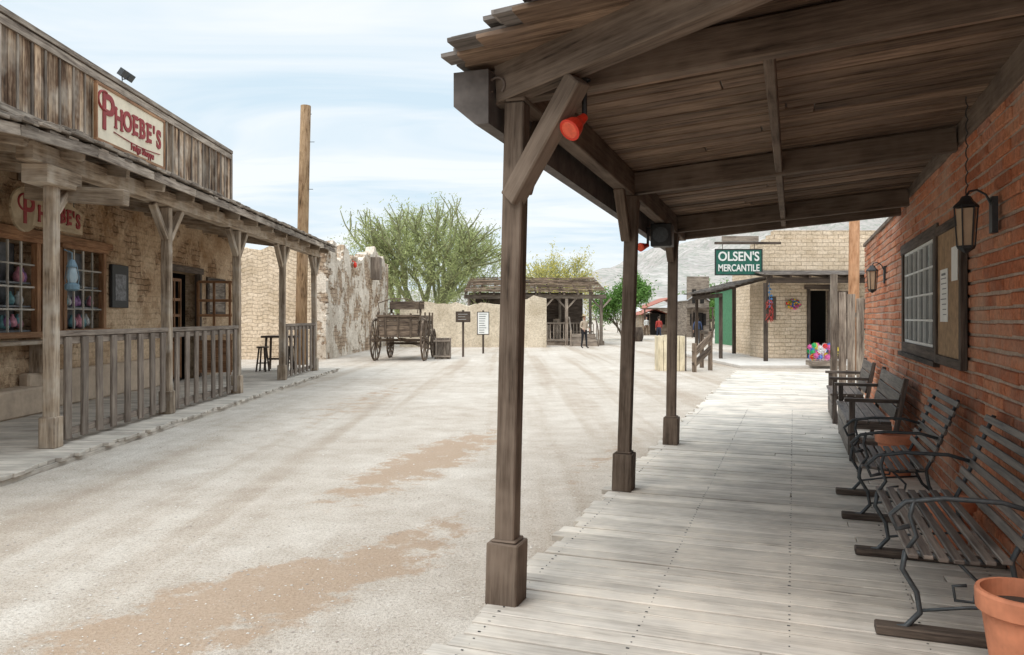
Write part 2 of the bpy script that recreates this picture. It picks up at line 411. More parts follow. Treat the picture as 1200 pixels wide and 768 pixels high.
mb.beam((-.12,4.15,ez(4.1)+.18),(-.12,10.5,ez(10.5)+.18),.06,.1)
mb.make('posts_and_beams',M_porch,pc,bevel=.009)
ex,ey=w2r(-.295,4.08)
ex+=.09
dx,dy=w2r(.6,-.8)
def near_s(t): return ey+(t-ex)*dy/dx
TL=-1.71
mb=MB(); s=-1.5
while s<10.65:
    w=random.uniform(.15,.20)
    tl=TL+random.uniform(-.03,.03)
    sm=s+w/2
    if sm<near_s(TL): tl=ex+(sm-ey)*dx/dy
    if tl<WX-.2:
        zl=ez(sm)+.205+(tl+1.75)*.082; zr=ez(sm)+.205+(WX+1.75)*.082
        g_=random.uniform(.005,.018)
        a=(tl,sm,zl+random.uniform(-.005,.005)); b_=(WX,sm,zr)
        if random.random()<.5:
            f=random.uniform(.3,.7); m_=tuple(a[i]+(b_[i]-a[i])*f for i in range(3)); m2_=tuple(a[i]+(b_[i]-a[i])*(f+.003) for i in range(3))
            mb.beam(a,m_,w-g_,.025); mb.beam(m2_,b_,w-g_,.019)
        else: mb.beam(a,b_,w-g_,.025)
    s+=w
mb.make('roof_sheathing',M_roofund,pc,bevel=.003)
mb=MB()
for k in range(3):
    s=-1.5
    while s<10.9:
        w=random.uniform(.12,.2); sm=s+w/2; s+=w
        tl=TL-.05+.03*k+random.uniform(-.05,.03)
        if sm<near_s(TL)+.02: tl=ex+(sm-ey)*dx/dy-.08+.04*k+random.uniform(-.05,.04)
        if tl>WX-.2: continue
        zl=ez(sm)+.222+.024*k+(tl+1.75)*.082
        mb.beam((tl,sm,zl+random.uniform(0,.006)),(WX+.2,sm,ez(sm)+.222+.024*k+(WX+1.95)*.082),w-.004,.022)
mb.make('shingle_roof',M_shingle,pc)
mb=MB()
prof=[(-1.79,3.07),(-1.58,3.07),(-1.58,2.77),(-1.66,2.77),(-1.79,2.88)]
a=[(x,3.93,z) for x,z in prof]; b_=[(x,10.6,z-.16) for x,z in prof]
mb.face(a[::-1],[(x[0],x[2]) for x in a]); mb.face(b_,[(x[0],x[2]) for x in b_])
for i in range(5):
    j=(i+1)%5; mb.face([a[i],a[j],b_[j],b_[i]],[(0,0),(0,.2),(6,.2),(6,0)])
mb.make('eave_fascia_box',plain('fascia_dark_paint',(.10,.086,.078),.8,ns=6,var=.45),pc)
def red_lamp(frame,loc,axis=(-.3,-.5,-.8),r=.065):
    rt=root('red_spotlight',frame,loc)
    d=Vector(axis).normalized()
    mb=MB(); mb.tube([Vector((0,0,0)),d*.05,d*.09,d*.14],[.022,.03,r*.8,r],18); mb.make('shade',M_red,rt)
    mb=MB(); mb.tube([(0,0,.2),(0,0,0)],.015,8); mb.lathe([(.035,.19),(.035,.2),(0,.2)],n=10); mb.make('mount',M_black,rt)
    mb=MB(); mb.tube([d*.138,d*.143],[r*.82,r*.7],14); mb.make('lens',plain('orange_lens',(.70,.10,.045),.3,var=.2,ns=30),rt)
red_lamp('R',(-1.04,3.95,2.76),(-.35,-.6,-.55),.062)
red_lamp('R',(-1.60,4.5,2.76),(-.2,-.3,-.8),.04)
red_lamp('R',(-1.56,8.75,2.52),(-.4,-.8,-.2),.05)
sp=root('loudspeaker','R',(-1.42,8.9,2.64))
mb=MB(); mb.b(-.12,.12,-.1,.1,-.13,.13); mb.make('cabinet',M_black,sp,.01)
mb=MB(); mb.tube([(0,-.10,0),(0,-.13,0)],[.04,.09],14); mb.beam((0,.0,.13),(0,0,.28),.03,.03); mb.make('horn',M_iron,sp)
hs=root('horseshoe','R',(-1.55,3.995,2.99))
mb=MB(); mb.tube([(.045*math.cos(a_),-.012,.045*math.sin(a_)) for a_ in np.linspace(-.9,math.pi+.9,12)],.007,6); mb.make('shoe',plain('rusty_iron',(.14,.11,.09),.7),hs)
# ---------------------------------------------------------------- benches
def iron_bench(t,s,L):
    r=root('park_bench','R',(t,s,.1))
    mb=MB()
    n=7
    for i in range(n):
        x=.0+i*.066; z=.44-.018*math.sin(i/(n-1)*math.pi)+(.0 if i else -.01)
        mb.box((x,L/2,z),(.046,L,.02))
    for i in range(7):
        f=i/6; x=.47+.17*f; z=.52+.42*f
        mb.box((x,L/2,z),(.02,L,.045),Matrix.Rotation(R(20),3,'Y'))
    mb.make('slats',M_bench,r,.004)
    mb=MB()
    for y in(.12,L-.12):
        mb.tube([(.66,y,.97),(.60,y,.82),(.50,y,.55),(.44,y,.42),(.46,y,.30),(.54,y,.14),(.66,y,.03)],.014,6)
        mb.tube([(.44,y,.415),(.25,y,.395),(.05,y,.415),(-.02,y,.42)],.014,6)
        mb.tube([(-.02,y,.42),(-.035,y,.33),(.03,y,.22),(.045,y,.12),(-.02,y,.04),(-.10,y,.025)],.015,6)
        mb.tube([(.55,y,.66),(.40,y,.70),(.15,y,.70),(-.02,y,.67),(-.09,y,.60),(-.06,y,.53),(-.0,y,.55)],.013,6)
        mb.tube([(-.02,y,.42),(.03,y,.50),(.0,y,.60),(.02,y,.69)],.012,6)
        mb.tube([(.20,y,.40),(.30,y,.30),(.28,y,.2),(.2,y,.2),(.19,y,.27),(.25,y,.28)],.009,5)
        mb.tube([(.045,y,.13),(.25,y,.17),(.50,y,.2)],.009,5)
    mb.make('iron_frame',M_iron,r,smooth=True)
    mb=MB()
    for y in(.12,L-.12): mb.b(-.16,.72,y-.05,y+.05,.0,.045)
    mb.make('foot_pads',M_dark,r,.006)
iron_bench(.55,4.2,1.62)
iron_bench(.52,6.55,1.15)
def plank_bench(t,s,L):
    r=root('wooden_bench','R',(t,s,.1)); mb=MB()
    for i in range(4): mb.b(.0+i*.115,.108+i*.115,0,L,.42,.455)
    for i in range(3): mb.box((.50+.035*i,L/2,.54+i*.15),(.03,L,.14),Matrix.Rotation(R(13),3,'Y'))
    for y in(.0,L-.05):
        mb.b(.03,.09,y,y+.05,0,.68); mb.beam((.44,y+.025,0),(.60,y+.025,.93),.05,.07,up=(0,1,0)); mb.b(-.02,.52,y-.01,y+.06,.66,.70)
        mb.b(.05,.46,y+.005,y+.045,.36,.42)
    mb.b(.02,.05,0.05,L-.05,.30,.42); mb.b(.02,.04,0.05,L-.05,.06,.28)
    mb.make('bench_wood',M_bench,r,.004)
plank_bench(.55,9.3,2.2); plank_bench(.52,12.5,1.5)
def pot(t,s,h=.4,r_=.2,frame='R'):
    r=root('terracotta_pot',frame,(t,s,.098)); mb=MB()
    mb.lathe([(0,0),(r_*.62,0),(r_*.88,h*.78),(r_*.92,h*.78),(r_*1.0,h*.80),(r_*1.02,h*.97),(r_*.99,h),(r_*.9,h),(r_*.88,h*.8)],n=40)
    mb.make('clay_body',M_terra,r)
    mb=MB(); mb.lathe([(0,h*.84),(r_*.9,h*.82)],n=24); mb.make('soil',M_soil,r)
pot(.93,3.84,.43,.185); pot(1.03,6.1,.34,.16); pot(.98,8.65,.42,.2)
# ---------------------------------------------------------------- LEFT building
lb=root('saloon_building','L')
LX=-8.0
mb=MB()
ops=[(12.3,13.55,1.45,2.98),(14.3,15.8,1.48,2.98),(18.9,20.9,.1,2.85)]
ys=[4,12.3,13.55,14.3,15.8,18.9,20.9,23.6]
for i in range(len(ys)-1):
    a,b_=ys[i],ys[i+1]
    o=[q for q in ops if q[0]==a]
    if o:
        q=o[0]
        if q[2]>.2: mb.b(LX-.4,LX,a,b_,0,q[2],True)
        mb.b(LX-.4,LX,a,b_,q[3],4.3,True)
    else: mb.b(LX-.4,LX,a,b_,0,4.3,True)
mb.b(-14,LX-.4,23.2,23.6,0,4.3,True)
mb.make('adobe_walls',M_adobeL,lb)
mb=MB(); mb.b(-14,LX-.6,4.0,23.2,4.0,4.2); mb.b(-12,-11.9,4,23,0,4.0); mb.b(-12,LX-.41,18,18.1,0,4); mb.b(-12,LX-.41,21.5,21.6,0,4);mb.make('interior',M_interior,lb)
mb=MB(); mb.b(LX,LX+.45,4,13.0,.1,.55); mb.b(LX,LX+.18,13.0,18.6,.1,.75); mb.make('mud_ledge',M_ledge,lb,.03)
mbf=MB(); mbm=MB()
for (y0,y1,z0,z1),c in((ops[0],3),(ops[1],4)):
    mbf.b(LX-.06,LX+.05,y0-.02,y0+.09,z0,z1); mbf.b(LX-.06,LX+.05,y1-.09,y1+.02,z0,z1); mbf.b(LX-.06,LX+.06,y0-.08,y1+.08,z1,z1+.14); mbf.b(LX-.06,LX+.10,y0-.1,y1+.1,z0-.1,z0)
    for i in range(1,c):
        yy=y0+.09+(y1-y0-.18)*i/c; mbm.b(LX-.03,LX,yy-.015,yy+.015,z0,z1)
    for i in range(1,4):
        zz=z0+(z1-z0)*i/4; mbm.b(LX-.028,LX+.002,y0+.09,y1-.09,zz-.015,zz+.015)
mbf.b(LX+.01,LX+.06,11.5,12.25,1.45,2.98); mbf.b(LX+.01,LX+.06,13.62,14.22,1.45,2.98)
mbf.b(LX+.03,LX+.10,9.8,16.0,3.06,3.2)
mbf.make('window_frames',M_door,lb,.005); mbm.make('window_muntins',wood('muntin_wood',(.36,.33,.28),(.58,.54,.48)),lb)
random.seed(21)
for nm,cc in(('pink',(.60,.26,.32)),('teal',(.14,.30,.32)),('white',(.5,.5,.48)),('violet',(.30,.16,.34))):
    mb=MB()
    for k in range(10):
        y=random.choice([random.uniform(12.45,13.4),random.uniform(14.45,15.65),random.uniform(14.45,15.65)]); z=random.choice([1.6,1.6,1.62,2.0,2.0,2.4]); q=random.uniform(.5,.85)
        mb.lathe([(0,-.13*q),(.08*q,-.12*q),(.11*q,-.02),(.09*q,.07*q),(.04*q,.13*q),(.035*q,.19*q),(0,.2*q)],(LX-.22+random.uniform(-.08,.08),y,z),10)
    mb.make('window_display_'+nm,plain(nm+'_glassware',cc,.3,ns=14,var=.4),lb,smooth=True)
mb=MB()
for z in(1.45,1.87,2.27):
    for a_,b_ in((12.35,13.5),(14.35,15.75)): mb.b(LX-.38,LX-.08,a_,b_,z,z+.03)
for a_,b_ in((12.3,13.55),(14.3,15.8)): mb.b(LX-.46,LX-.41,a_,b_,1.4,3.0)
mb.make('display_shelves',plain('display_backing',(.20,.21,.22),.6,ns=3,var=.5),lb)
mb=MB(); mb.b(LX-.1,LX+.42,10.0,13.6,1.25,1.31); mb.b(LX,LX+.3,10.2,10.3,.55,1.25); mb.b(LX,LX+.3,13.3,13.4,.75,1.25); mb.make('counter_shelf',M_tanw,lb,.006)
mb=MB(); y0,y1,z0,z1=ops[2]
mb.b(LX-.1,LX+.05,y0,y0+.12,z0,z1); mb.b(LX-.1,LX+.05,y1-.12,y1,z0,z1); mb.b(LX-.1,LX+.06,y0-.1,y1+.1,z1,z1+.16)
mb.make('door_frame',M_dark,lb,.005)
mb=MB()
def dleaf(p,q):
    p=Vector(p);q=Vector(q);d=q-p
    for f0 in(0,.47,.94):
        a=p+d*f0; mb.beam(a+Vector((0,0,.1)),a+Vector((0,0,2.6)),.06,.05,up=(0,1,0))
    for zz in(.2,1.0,1.3,1.7,2.1,2.6): mb.beam(p+Vector((0,0,zz)),q+Vector((0,0,zz)),.04,.07)
    mb.beam(p+Vector((0,0,.6)),q+Vector((0,0,.6)),.025,.8)
dleaf((LX,20.75,.05),(LX+.85,20.9,.05)); dleaf((LX-.12,19.1,.05),(LX-.12,19.9,.05))
mb.make('lattice_doors',M_door,lb)
mb=MB(); mb.b(LX+.01,LX+.05,21.3,22.7,1.75,2.8); mb.make('menu_board_frame',M_dark,lb)
mb=MB(); mb.b(LX+.05,LX+.06,21.42,22.58,1.85,2.7); mb.make('menu_board',M_greyw,lb)
mb=MB(); mb.b(LX+.01,LX+.08,16.0,16.7,1.9,2.8); mb.make('poster_frame',M_black,lb,.01)
mb=MB(); mb.b(LX+.08,LX+.085,16.12,16.58,2.05,2.6); mb.make('poster_print',plain('poster_print',(.14,.14,.15),.4,ns=12,var=.8),lb)
PX=-5.47; EX=-5.0
py_=[9.54,12.86,16.3,19.7,23.2]
mb=MB()
for i,y in enumerate(py_):
    mb.beam((PX,y,.1),(PX+random.uniform(-.03,.03),y,3.52),.14,.14,up=(0,1,0)); mb.beam((PX,y,.1),(PX,y,.48),.20,.20,up=(0,1,0))
    for sg in((-1,1) if i else (1,)): mb.beam((PX,y+sg*.07,3.0),(PX,y+sg*.55,3.52),.10,.11,up=(1,0,0))
mb.make('porch_posts',M_tanw,lb,.01)
mb=MB(); mb.b(PX-.1,PX+.1,9.0,23.5,3.53,3.76); mb.b(PX-.16,PX+.16,9.2,9.95,3.30,3.528)
for y in np.arange(5,23.5,1.15): mb.beam((LX,y,4.08),(EX-.1,y,3.70 if y>9 else 3.63),.09,.15)
mb.beam((PX-.5,9.9,3.30),(PX+.75,9.9,3.22),.16,.20)
mb.make('porch_beams',M_tanw,lb,.01)
def eavez(y): return 3.84 if y>9 else 3.84-.16*(9-y)/1.5
mb=MB(); y=5.0
while y<23.7:
    w=random.uniform(.18,.24); o=random.uniform(-.05,.05)
    mb.beam((EX+o,y+w/2,eavez(y)-.03),(LX+.0,y+w/2,4.25),w-.006,.03); y+=w
mb.make('porch_roof_boards',M_greyw,lb)
mb=MB()
for k in range(2):
    y=5.0
    while y<23.75:
        w=random.uniform(.15,.3); o=random.uniform(-.03,.04)
        mb.beam((EX+o+.06-.05*k,y+w/2,eavez(y)+.02+.04*k),(PX-.6,y+w/2,eavez(y)+.16+.04*k),w-.004,.035); y+=w
for i in range(12):
    ya,yb=5+i*1.5625,5+(i+1)*1.5625
    mb.beam((EX+.02,ya,eavez(ya)-.09),(EX+.02,yb-.01,eavez(yb)-.09),.03,.12)
mb.make('eave_shingles',M_greyw,lb,.004)
mb=MB(); y=4.6
while y<16.1:
    w=random.uniform(.10,.17)
    mb.b(-5.58+random.uniform(-.008,.008),-5.55,y,min(y+w-.01,16.1),4.02,5.10+random.uniform(-.015,.015)); y+=w
mb.make('parapet_boards',M_parapet,lb,.003)
mb=MB(); y=4.65
while y<16.0:
    mb.b(-5.55,-5.53,y,y+.035,4.1,5.08); y+=random.uniform(.2,.35)
mb.b(-5.66,-5.50,4.6,16.14,5.10,5.17); mb.b(-5.55,-5.515,4.6,16.12,4.98,5.085);mb.b(-5.55,-5.51,4.6,16.12,4.02,4.10); mb.b(-5.62,-5.52,16.1,16.18,4.02,5.10)
mb.make('parapet_battens',M_greyw,lb,.003)
mb=MB()
for y in(5,8,11,14,16): mb.beam((-5.62,y,4.9),(-7.2,y,4.2),.08,.08)
mb.b(-5.70,-5.60,4.6,16.1,4.5,4.6); mb.make('parapet_braces',M_greyw,lb)
mb=MB(); y=2.0
while y<24.3:
    w=random.uniform(.15,.19); mb.beam((LX,y+w/2,.078+random.uniform(-.003,.003)),(-4.97+random.uniform(-.04,.04),y+w/2,.078),w-.01,.045); y+=w
mb.make('deck_planks',M_deckL,lb,.004)
mb=MB(); mb.b(-5.06,-4.98,2,24.2,0,.053); mb.make('deck_edge',M_deckL,lb)
rl=root('porch_railing','L')
mb=MB()
for (a,b_) in((py_[0],py_[1]),(py_[1],py_[2]),(py_[3],py_[4])):
    a+=.07; b_-=.07
    mb.b(PX-.06,PX+.06,a,b_,1.46,1.53); mb.b(PX-.03,PX+.03,a,b_,1.36,1.458); mb.b(PX-.03,PX+.03,a,b_,.2,.29)
    n=int((b_-a)/.39)
    for i in range(n):
        y=a+(i+.5)*(b_-a)/n+random.uniform(-.02,.02); tl=random.uniform(-.012,.012)
        mb.beam((PX+.05,y-tl,.16),(PX+.05,y+tl,1.45),.035,.15,up=(0,1,0))
mb.make('rails_and_balusters',M_rail,rl,.006)
def text(name,body,size,parent,loc,rot,mat,ext=.008,sx=1,off=.02):
    c=bpy.data.curves.new(name,'FONT'); c.body=body; c.size=size; c.extrude=ext; c.align_x='CENTER'; c.align_y='CENTER'; c.offset=size*off
    o=bpy.data.objects.new(name,c); COL.objects.link(o); o.parent=parent; o.location=loc; o.rotation_euler=rot; o.scale=(sx,1,1); c.materials.append(mat); return o
ADV={'H':.72,'O':.76,'E':.62,'B':.66,"'":.34,'S':.64}
def arched(par,word,x,ya,yb,size,z0,arch,mat):
    tot=sum(ADV[c] for c in word); y=ya; mb=MB(); k=(yb-ya)/tot
    for i,ch in enumerate(word):
        w=ADV[ch]*k; yc=y+w/2; f=(yc-ya)/(yb-ya)*2-1; zc=z0+arch*(1-f*f)
        text('letter_'+str(i+1),ch,size,par,(x,yc,zc),(R(90),0,R(90)),mat,sx=w/(ADV[ch]*size)*.98,off=.03)
        h=size*.345
        if ch in"HEB":
            for sg in((-1,1) if ch=='H' else (-1,)):
                for q in(-1,1): mb.b(x-.006,x+.0095,yc+sg*w*.34-w*.16,yc+sg*w*.34+w*.16,zc+q*h-.011,zc+q*h+.011)
        y+=w
    mb.make('serifs',mat,par)
sg=root('store_sign','L',(-5.49,11.65,4.54))
mb=MB(); mb.b(-.03,.03,-1.05,1.05,-.40,.38); mb.make('panel',M_signcream,sg,.006)
mb=MB(); 
for a in(-.41,.36): mb.b(.0,.045,-1.08,1.08,a-.01,a+.03)
for a in(-1.08,1.05): mb.b(.0,.045,a,a+.035,-.38,.35)
mb.make('frame',M_door,sg)
arched(sg,"HOEBE'S",.036,-.58,.97,.40,.0,.04,M_signred)
text('big_initial',"P",.74,sg,(.036,-.76,.0),(R(90),0,R(90)),M_signred,off=.01)
mb=MB(); mb.tube([(.04,-.86+.17*math.cos(a_),.17+.13*math.sin(a_)) for a_ in np.linspace(1.2,5.0,14)],.018,6); mb.tube([(.04,-.6+1.5*t,-.20-.04*math.sin(t*3)) for t in np.linspace(0,1,10)],.007,5); mb.make('flourish',M_signred,sg)
text('subtitle',"Fudge Shoppe",.15,sg,(.036,.3,-.29),(R(90),0,R(90)),M_signred,sx=.9)
hg=root('hanging_sign','L',(-7.2,12.6,3.32))
mb=MB(); pts=[]
for i in range(21):
    f=i/20; y=-.85+1.7*f; pts.append((y,.16+.17*math.sin(f*math.pi)))
n0=[(0,y,z) for y,z in pts]+[(0,.85,-.20),(0,-.85,-.20)]
n1=[(.03,p[1],p[2]) for p in n0]
mb.face(n1,[(p[1],p[2]) for p in n1]); mb.face(n0[::-1],[(p[1],p[2]) for p in n0])
for i in range(len(n0)):
    j=(i+1)%len(n0); mb.face([n0[i],n0[j],n1[j],n1[i]],[(0,0),(.1,0),(.1,.03),(0,.03)])
mb.tube([(.0,-.78,.02),(.032,-.78,.02)],[.34,.34],24)
mb.make('panel',wood('sign_tan_wood',(.36,.27,.17),(.55,.44,.30),gv=12,var=.05),hg)
arched(hg,"HOEBE'S",.04,-.46,.78,.34,-.02,.07,M_signred)
text('big_initial',"P",.62,hg,(.036,-.70,.0),(R(90),0,R(90)),M_signred,off=.01)
mb=MB(); mb.tube([(.04,-.80+.15*math.cos(a_),.13+.12*math.sin(a_)) for a_ in np.linspace(1.2,5.0,14)],.016,6); mb.make('flourish',M_signred,hg)
mb=MB(); 
for y in(-.6,.6): mb.tube([(.015,y,.2),(.015,y,.65)],.008,5)
mb.make('hanger_chains',M_iron,hg)
ln=root('hanging_lantern','L',(-5.33,9.75,2.15))
mb=MB(); mb.lathe([(0,.28),(.03,.27),(.06,.2),(.065,.18)],n=12); mb.lathe([(.05,-.12),(.085,-.1),(.085,-.04),(.05,-.02)],n=14); mb.tube([(0,0,.28),(0,0,.36),(-.1,0,.4)],.008,5)
for k in range(4): a=k*math.pi/2; mb.tube([(.07*math.cos(a),.07*math.sin(a),-.1),(.09*math.cos(a),.09*math.sin(a),.05),(.06*math.cos(a),.06*math.sin(a),.2)],.005,5)
mb.make('body',M_blue,ln)
mb=MB(); mb.lathe([(.04,-.03),(.07,.05),(.045,.18)],n=12); mb.make('glass',plain('clear_glass',(.25,.31,.34),.1,var=.1),ln,smooth=True)
f=root('floodlight','L',(-5.55,11.5,5.17)); f.scale=(.75,.75,.75); mb=MB()
for sgn in(-1,1):
    mb.box((.08,sgn*.13,.16),(.1,.2,.15),Matrix.Rotation(R(35),3,'Y')); mb.tube([(0,0,0),(0,0,.08),(.05,sgn*.12,.12)],.012,6)
mb.make('heads',M_iron,f,.01)
tb=root('bar_table','L',(-6.6,23.6,.1))
mb=MB(); mb.b(-.5,.5,-.35,.35,.98,1.04)
for x in(-.4,.4):
    for y in(-.27,.27): mb.beam((x,y,0),(x*.9,y*.9,.98),.06,.06,up=(0,1,0))
mb.b(-.4,.4,-.03,.03,.3,.36); mb.make('table',M_dark,tb,.005)
def stool(frame,loc):
    r=root('wooden_stool',frame,loc); mb=MB(); mb.lathe([(0,.7),(.18,.7),(.18,.74),(0,.745)],n=14)
    for k in range(4):
        a=k*math.pi/2+.7; mb.beam((.2*math.cos(a),.2*math.sin(a),0),(.11*math.cos(a),.11*math.sin(a),.7),.04,.04,up=(0,1,0))
    for k in range(4):
        a=k*math.pi/2+.7;b2=a+math.pi/2; mb.beam((.175*math.cos(a),.175*math.sin(a),.25),(.175*math.cos(b2),.175*math.sin(b2),.25),.025,.025)
    mb.make('stool',M_dark,r)
stool('L',(-6.1,22.9,.1)); stool('L',(-6.9,22.8,.1))
up=root('utility_pole','W',(-7.6,27.6,0)); mb=MB()
mb.tube([(0,0,0),(.05,0,3),(.12,0,6.5),(.19,0,9.3)],[.21,.20,.19,.18],14); mb.make('log',M_pole,up,smooth=True)
mb=MB()
for z,l in((8.0,.35),(6.3,.3),(9.0,.25)): mb.tube([(.15,0,z),(.15+l,0,z)],.012,5)
mb.make('steps',M_iron,up)
# ---------------------------------------------------------------- adobe ruin building
ar=root('ruined_adobe_building','W')
def ragged(mb,p,q,th,hf,seg=.35,rg=.10):
    p=Vector(p);q=Vector(q);L=(q-p).length;d=(q-p).normalized();n_=Vector((d.y,-d.x,0))*th/2
    N=max(2,int(L/seg)); prev=None
    for i in range(N+1):
        c=p+d*L*i/N; h=hf(i/N)+random.uniform(-rg,rg)
        u=L*i/N; off=n_*random.uniform(.94,1.06)
        a=(c-off,c+off); cur=(a[0],a[1],Vector((a[0].x,a[0].y,h)),Vector((a[1].x,a[1].y,h+random.uniform(-.08,.08))),u,h)
        if prev:
            mb.face([prev[1],cur[1],cur[3],prev[3]],[(prev[4],0),(u,0),(u,h),(prev[4],prev[5])])
            mb.face([cur[0],prev[0],prev[2],cur[2]],[(u,0),(prev[4],0),(prev[4],prev[5]),(u,h)])
            mb.face([prev[3],cur[3],cur[2],prev[2]],[(prev[4],0),(u,0),(u,th),(prev[4],th)])
        else: mb.face([cur[0],cur[1],cur[3],cur[2]],[(0,0),(th,0),(th,h),(0,h)])
        prev=cur
    mb.face([prev[1],prev[0],prev[2],prev[3]],[(0,0),(th,0),(th,prev[5]),(0,prev[5])])
mb=MB(); ragged(mb,(-7.75,31.0,0),(-7.75,46.5,0),.5,lambda f:4.5+.7*f+.3*math.sin(f*11)+.12*math.sin(f*37)-(.7 if .12<f<.2 else 0),seg=.25,rg=.14)
for i in range(260):
    y=31+15*random.random()**1.6; z=random.uniform(.4,4.3)
    if noise.noise(Vector((y*.4,z*.5,2)))<.02: continue
    q=random.uniform(.08,.2); mb.box((-7.5,y,z),(random.uniform(.04,.14),q*1.5,q),Matrix.Rotation(random.uniform(-.3,.3),3,'X'))
mb.make('street_wall',M_adobeRuin,ar)
mb=MB(); ragged(mb,(-14,31.2,0),(-8.02,31.2,0),.5,lambda f:4.6+.15*math.sin(f*8)); ragged(mb,(-14,46.2,0),(-8.02,46.2,0),.5,lambda f:4.8)
mb.make('end_walls',M_adobeCream,ar)
lsp=root('wall_speaker','W',(-7.3,41,4.2)); mb=MB(); mb.b(-.3,.3,-.3,.3,-.5,.7); mb.beam((-.4,0,0),(0,0,0),.1,.1); mb.make('cabinet',M_rail,lsp,.02)
ls2=root('red_lantern','W',(-7.35,36,4.15)); mb=MB(); mb.lathe([(0,.14),(.07,.1),(.085,0),(.07,-.1),(0,-.14)],n=12); mb.tube([(0,0,.14),(-.3,0,.25)],.02,5); mb.make('lamp',M_red,ls2)
# ---------------------------------------------------------------- wagon
def wheel(mb,c,rad):
    c=Vector(c); N=28
    ring=[c+Vector((0,rad*math.cos(2*math.pi*k/N),rad*math.sin(2*math.pi*k/N))) for k in range(N)]
    for k in range(N): mb.beam(ring[k],ring[(k+1)%N],.07,.06,up=(1,0,0))
    for k in range(12):
        a=2*math.pi*k/12; mb.beam(c+Vector((0,.08*math.cos(a),.08*math.sin(a))),c+Vector((0,(rad-.02)*math.cos(a),(rad-.02)*math.sin(a))),.045,.035,up=(1,0,0))
    mb.tube([c+Vector((-.16,0,0)),c+Vector((-.1,0,0)),c+Vector((.1,0,0)),c+Vector((.16,0,0))],[.07,.12,.12,.07],12)
wg=root('wooden_wagon','W',(-4.4,30.2,0),R(-4))
mb=MB()
for x in(-.98,.98): wheel(mb,(x,0,.82),.81); wheel(mb,(x*.94,2.3,.6),.59)
mb.beam((-.95,0,.8),(.95,0,.8),.1,.1); mb.beam((-.9,2.3,.6),(.9,2.3,.6),.1,.1); mb.beam((0,-.2,.85),(0,3.2,.62),.1,.12); mb.beam((0,2.4,.6),(0.3,5.0,.25),.08,.08)
mb.make('wheels_and_gear',M_wagon,wg)
mb=MB()
for k in range(4):
    z=1.08+k*.2
    for x in(-.74,.74): mb.box((x*(1+.03*k),1.15,z),(.035,3.0,.185))
    for y in(-.35,2.65): mb.box((0,y,z),(1.46+.04*k,.035,.185))
mb.b(-.72,.72,-.35,2.65,.93,.98)
for x in(-.5,0,.5): mb.b(x-.04,x+.04,-.405,-.37,.9,1.85)
for y in(-.2,.8,1.8,2.5):
    for x in(-.84,.84): mb.b(x-.03,x+.03,y,y+.07,.9,1.9)
mb.b(-.86,.86,-.43,-.38,1.72,1.80); mb.b(-.72,.72,.9,1.3,2.02,2.06); mb.b(-.72,.72,1.28,1.32,2.06,2.35)
for x in(-.6,.6): mb.beam((x,1.1,1.85),(x,1.1,2.04),.04,.3); mb.tube([(x,.9,2.06),(x,.85,2.3),(x,1.3,2.38)],.025,6)
mb.tube([(-.75,-.3,1.85),(-.8,-.3,2.25),(-.3,-.3,2.42),(.3,-.3,2.42),(.8,-.3,2.25),(.75,-.3,1.85)],.025,6)
mb.make('wagon_box',M_wagon,wg,.004)
ct=root('wooden_crate','W',(-2.85,31.5,0)); mb=MB()
for i in range(5):
    x=-.3+i*.125; mb.b(x,x+.11,-.3,-.27,0,.85); mb.b(x,x+.11,.27,.3,0,.85); mb.b(-.3,-.27,x,x+.11,0,.85); mb.b(.3,.33,x,x+.11,0,.85)
for z in(.08,.7): mb.b(-.33,.35,-.33,-.30,z,z+.08)
mb.b(-.27,.3,-.27,.27,.8,.83); mb.make('slats',M_greyw,ct)
lw=root('low_adobe_wall','W'); mb=MB()
ragged(mb,(-6.4,44,0),(.35,44,0),.4,lambda f:2.42+.06*math.sin(f*5)); ragged(mb,(.5,43.6,0),(1.95,43.6,0),.5,lambda f:2.75+.1*f)
mb.make('wall',M_adobeLow,lw)
def small_sign(x,y,zc,w,h,mat,lines=3,rz=0,pw=.09):
    r=root('sign_post','W',(x,y,0),rz); mb=MB(); mb.beam((0,0,0),(0,0,zc+h/2+.1),pw,pw,up=(0,1,0)); mb.make('post',M_dark,r)
    mb=MB(); mb.b(-w/2-.04,w/2+.04,-.09,-.05,zc-h/2-.04,zc+h/2+.04); mb.make('frame',M_dark,r)
    mb=MB(); mb.b(-w/2,w/2,-.10,-.091,zc-h/2,zc+h/2); mb.make('face',mat,r)
    mb=MB()
    for i in range(lines):
        z=zc+h/2-h*(i+.7)/(lines+.4); mb.b(-w*.38,w*.38*random.uniform(.2,1),-.106,-.101,z-h*.012,z+h*.012)
    mb.make('lettering',M_iron if mat is M_paper else M_paper,r)
small_sign(-2.1,33,1.72,.55,.38,M_dark,3)
small_sign(-1.35,36,1.42,.50,1.0,M_paper,9)
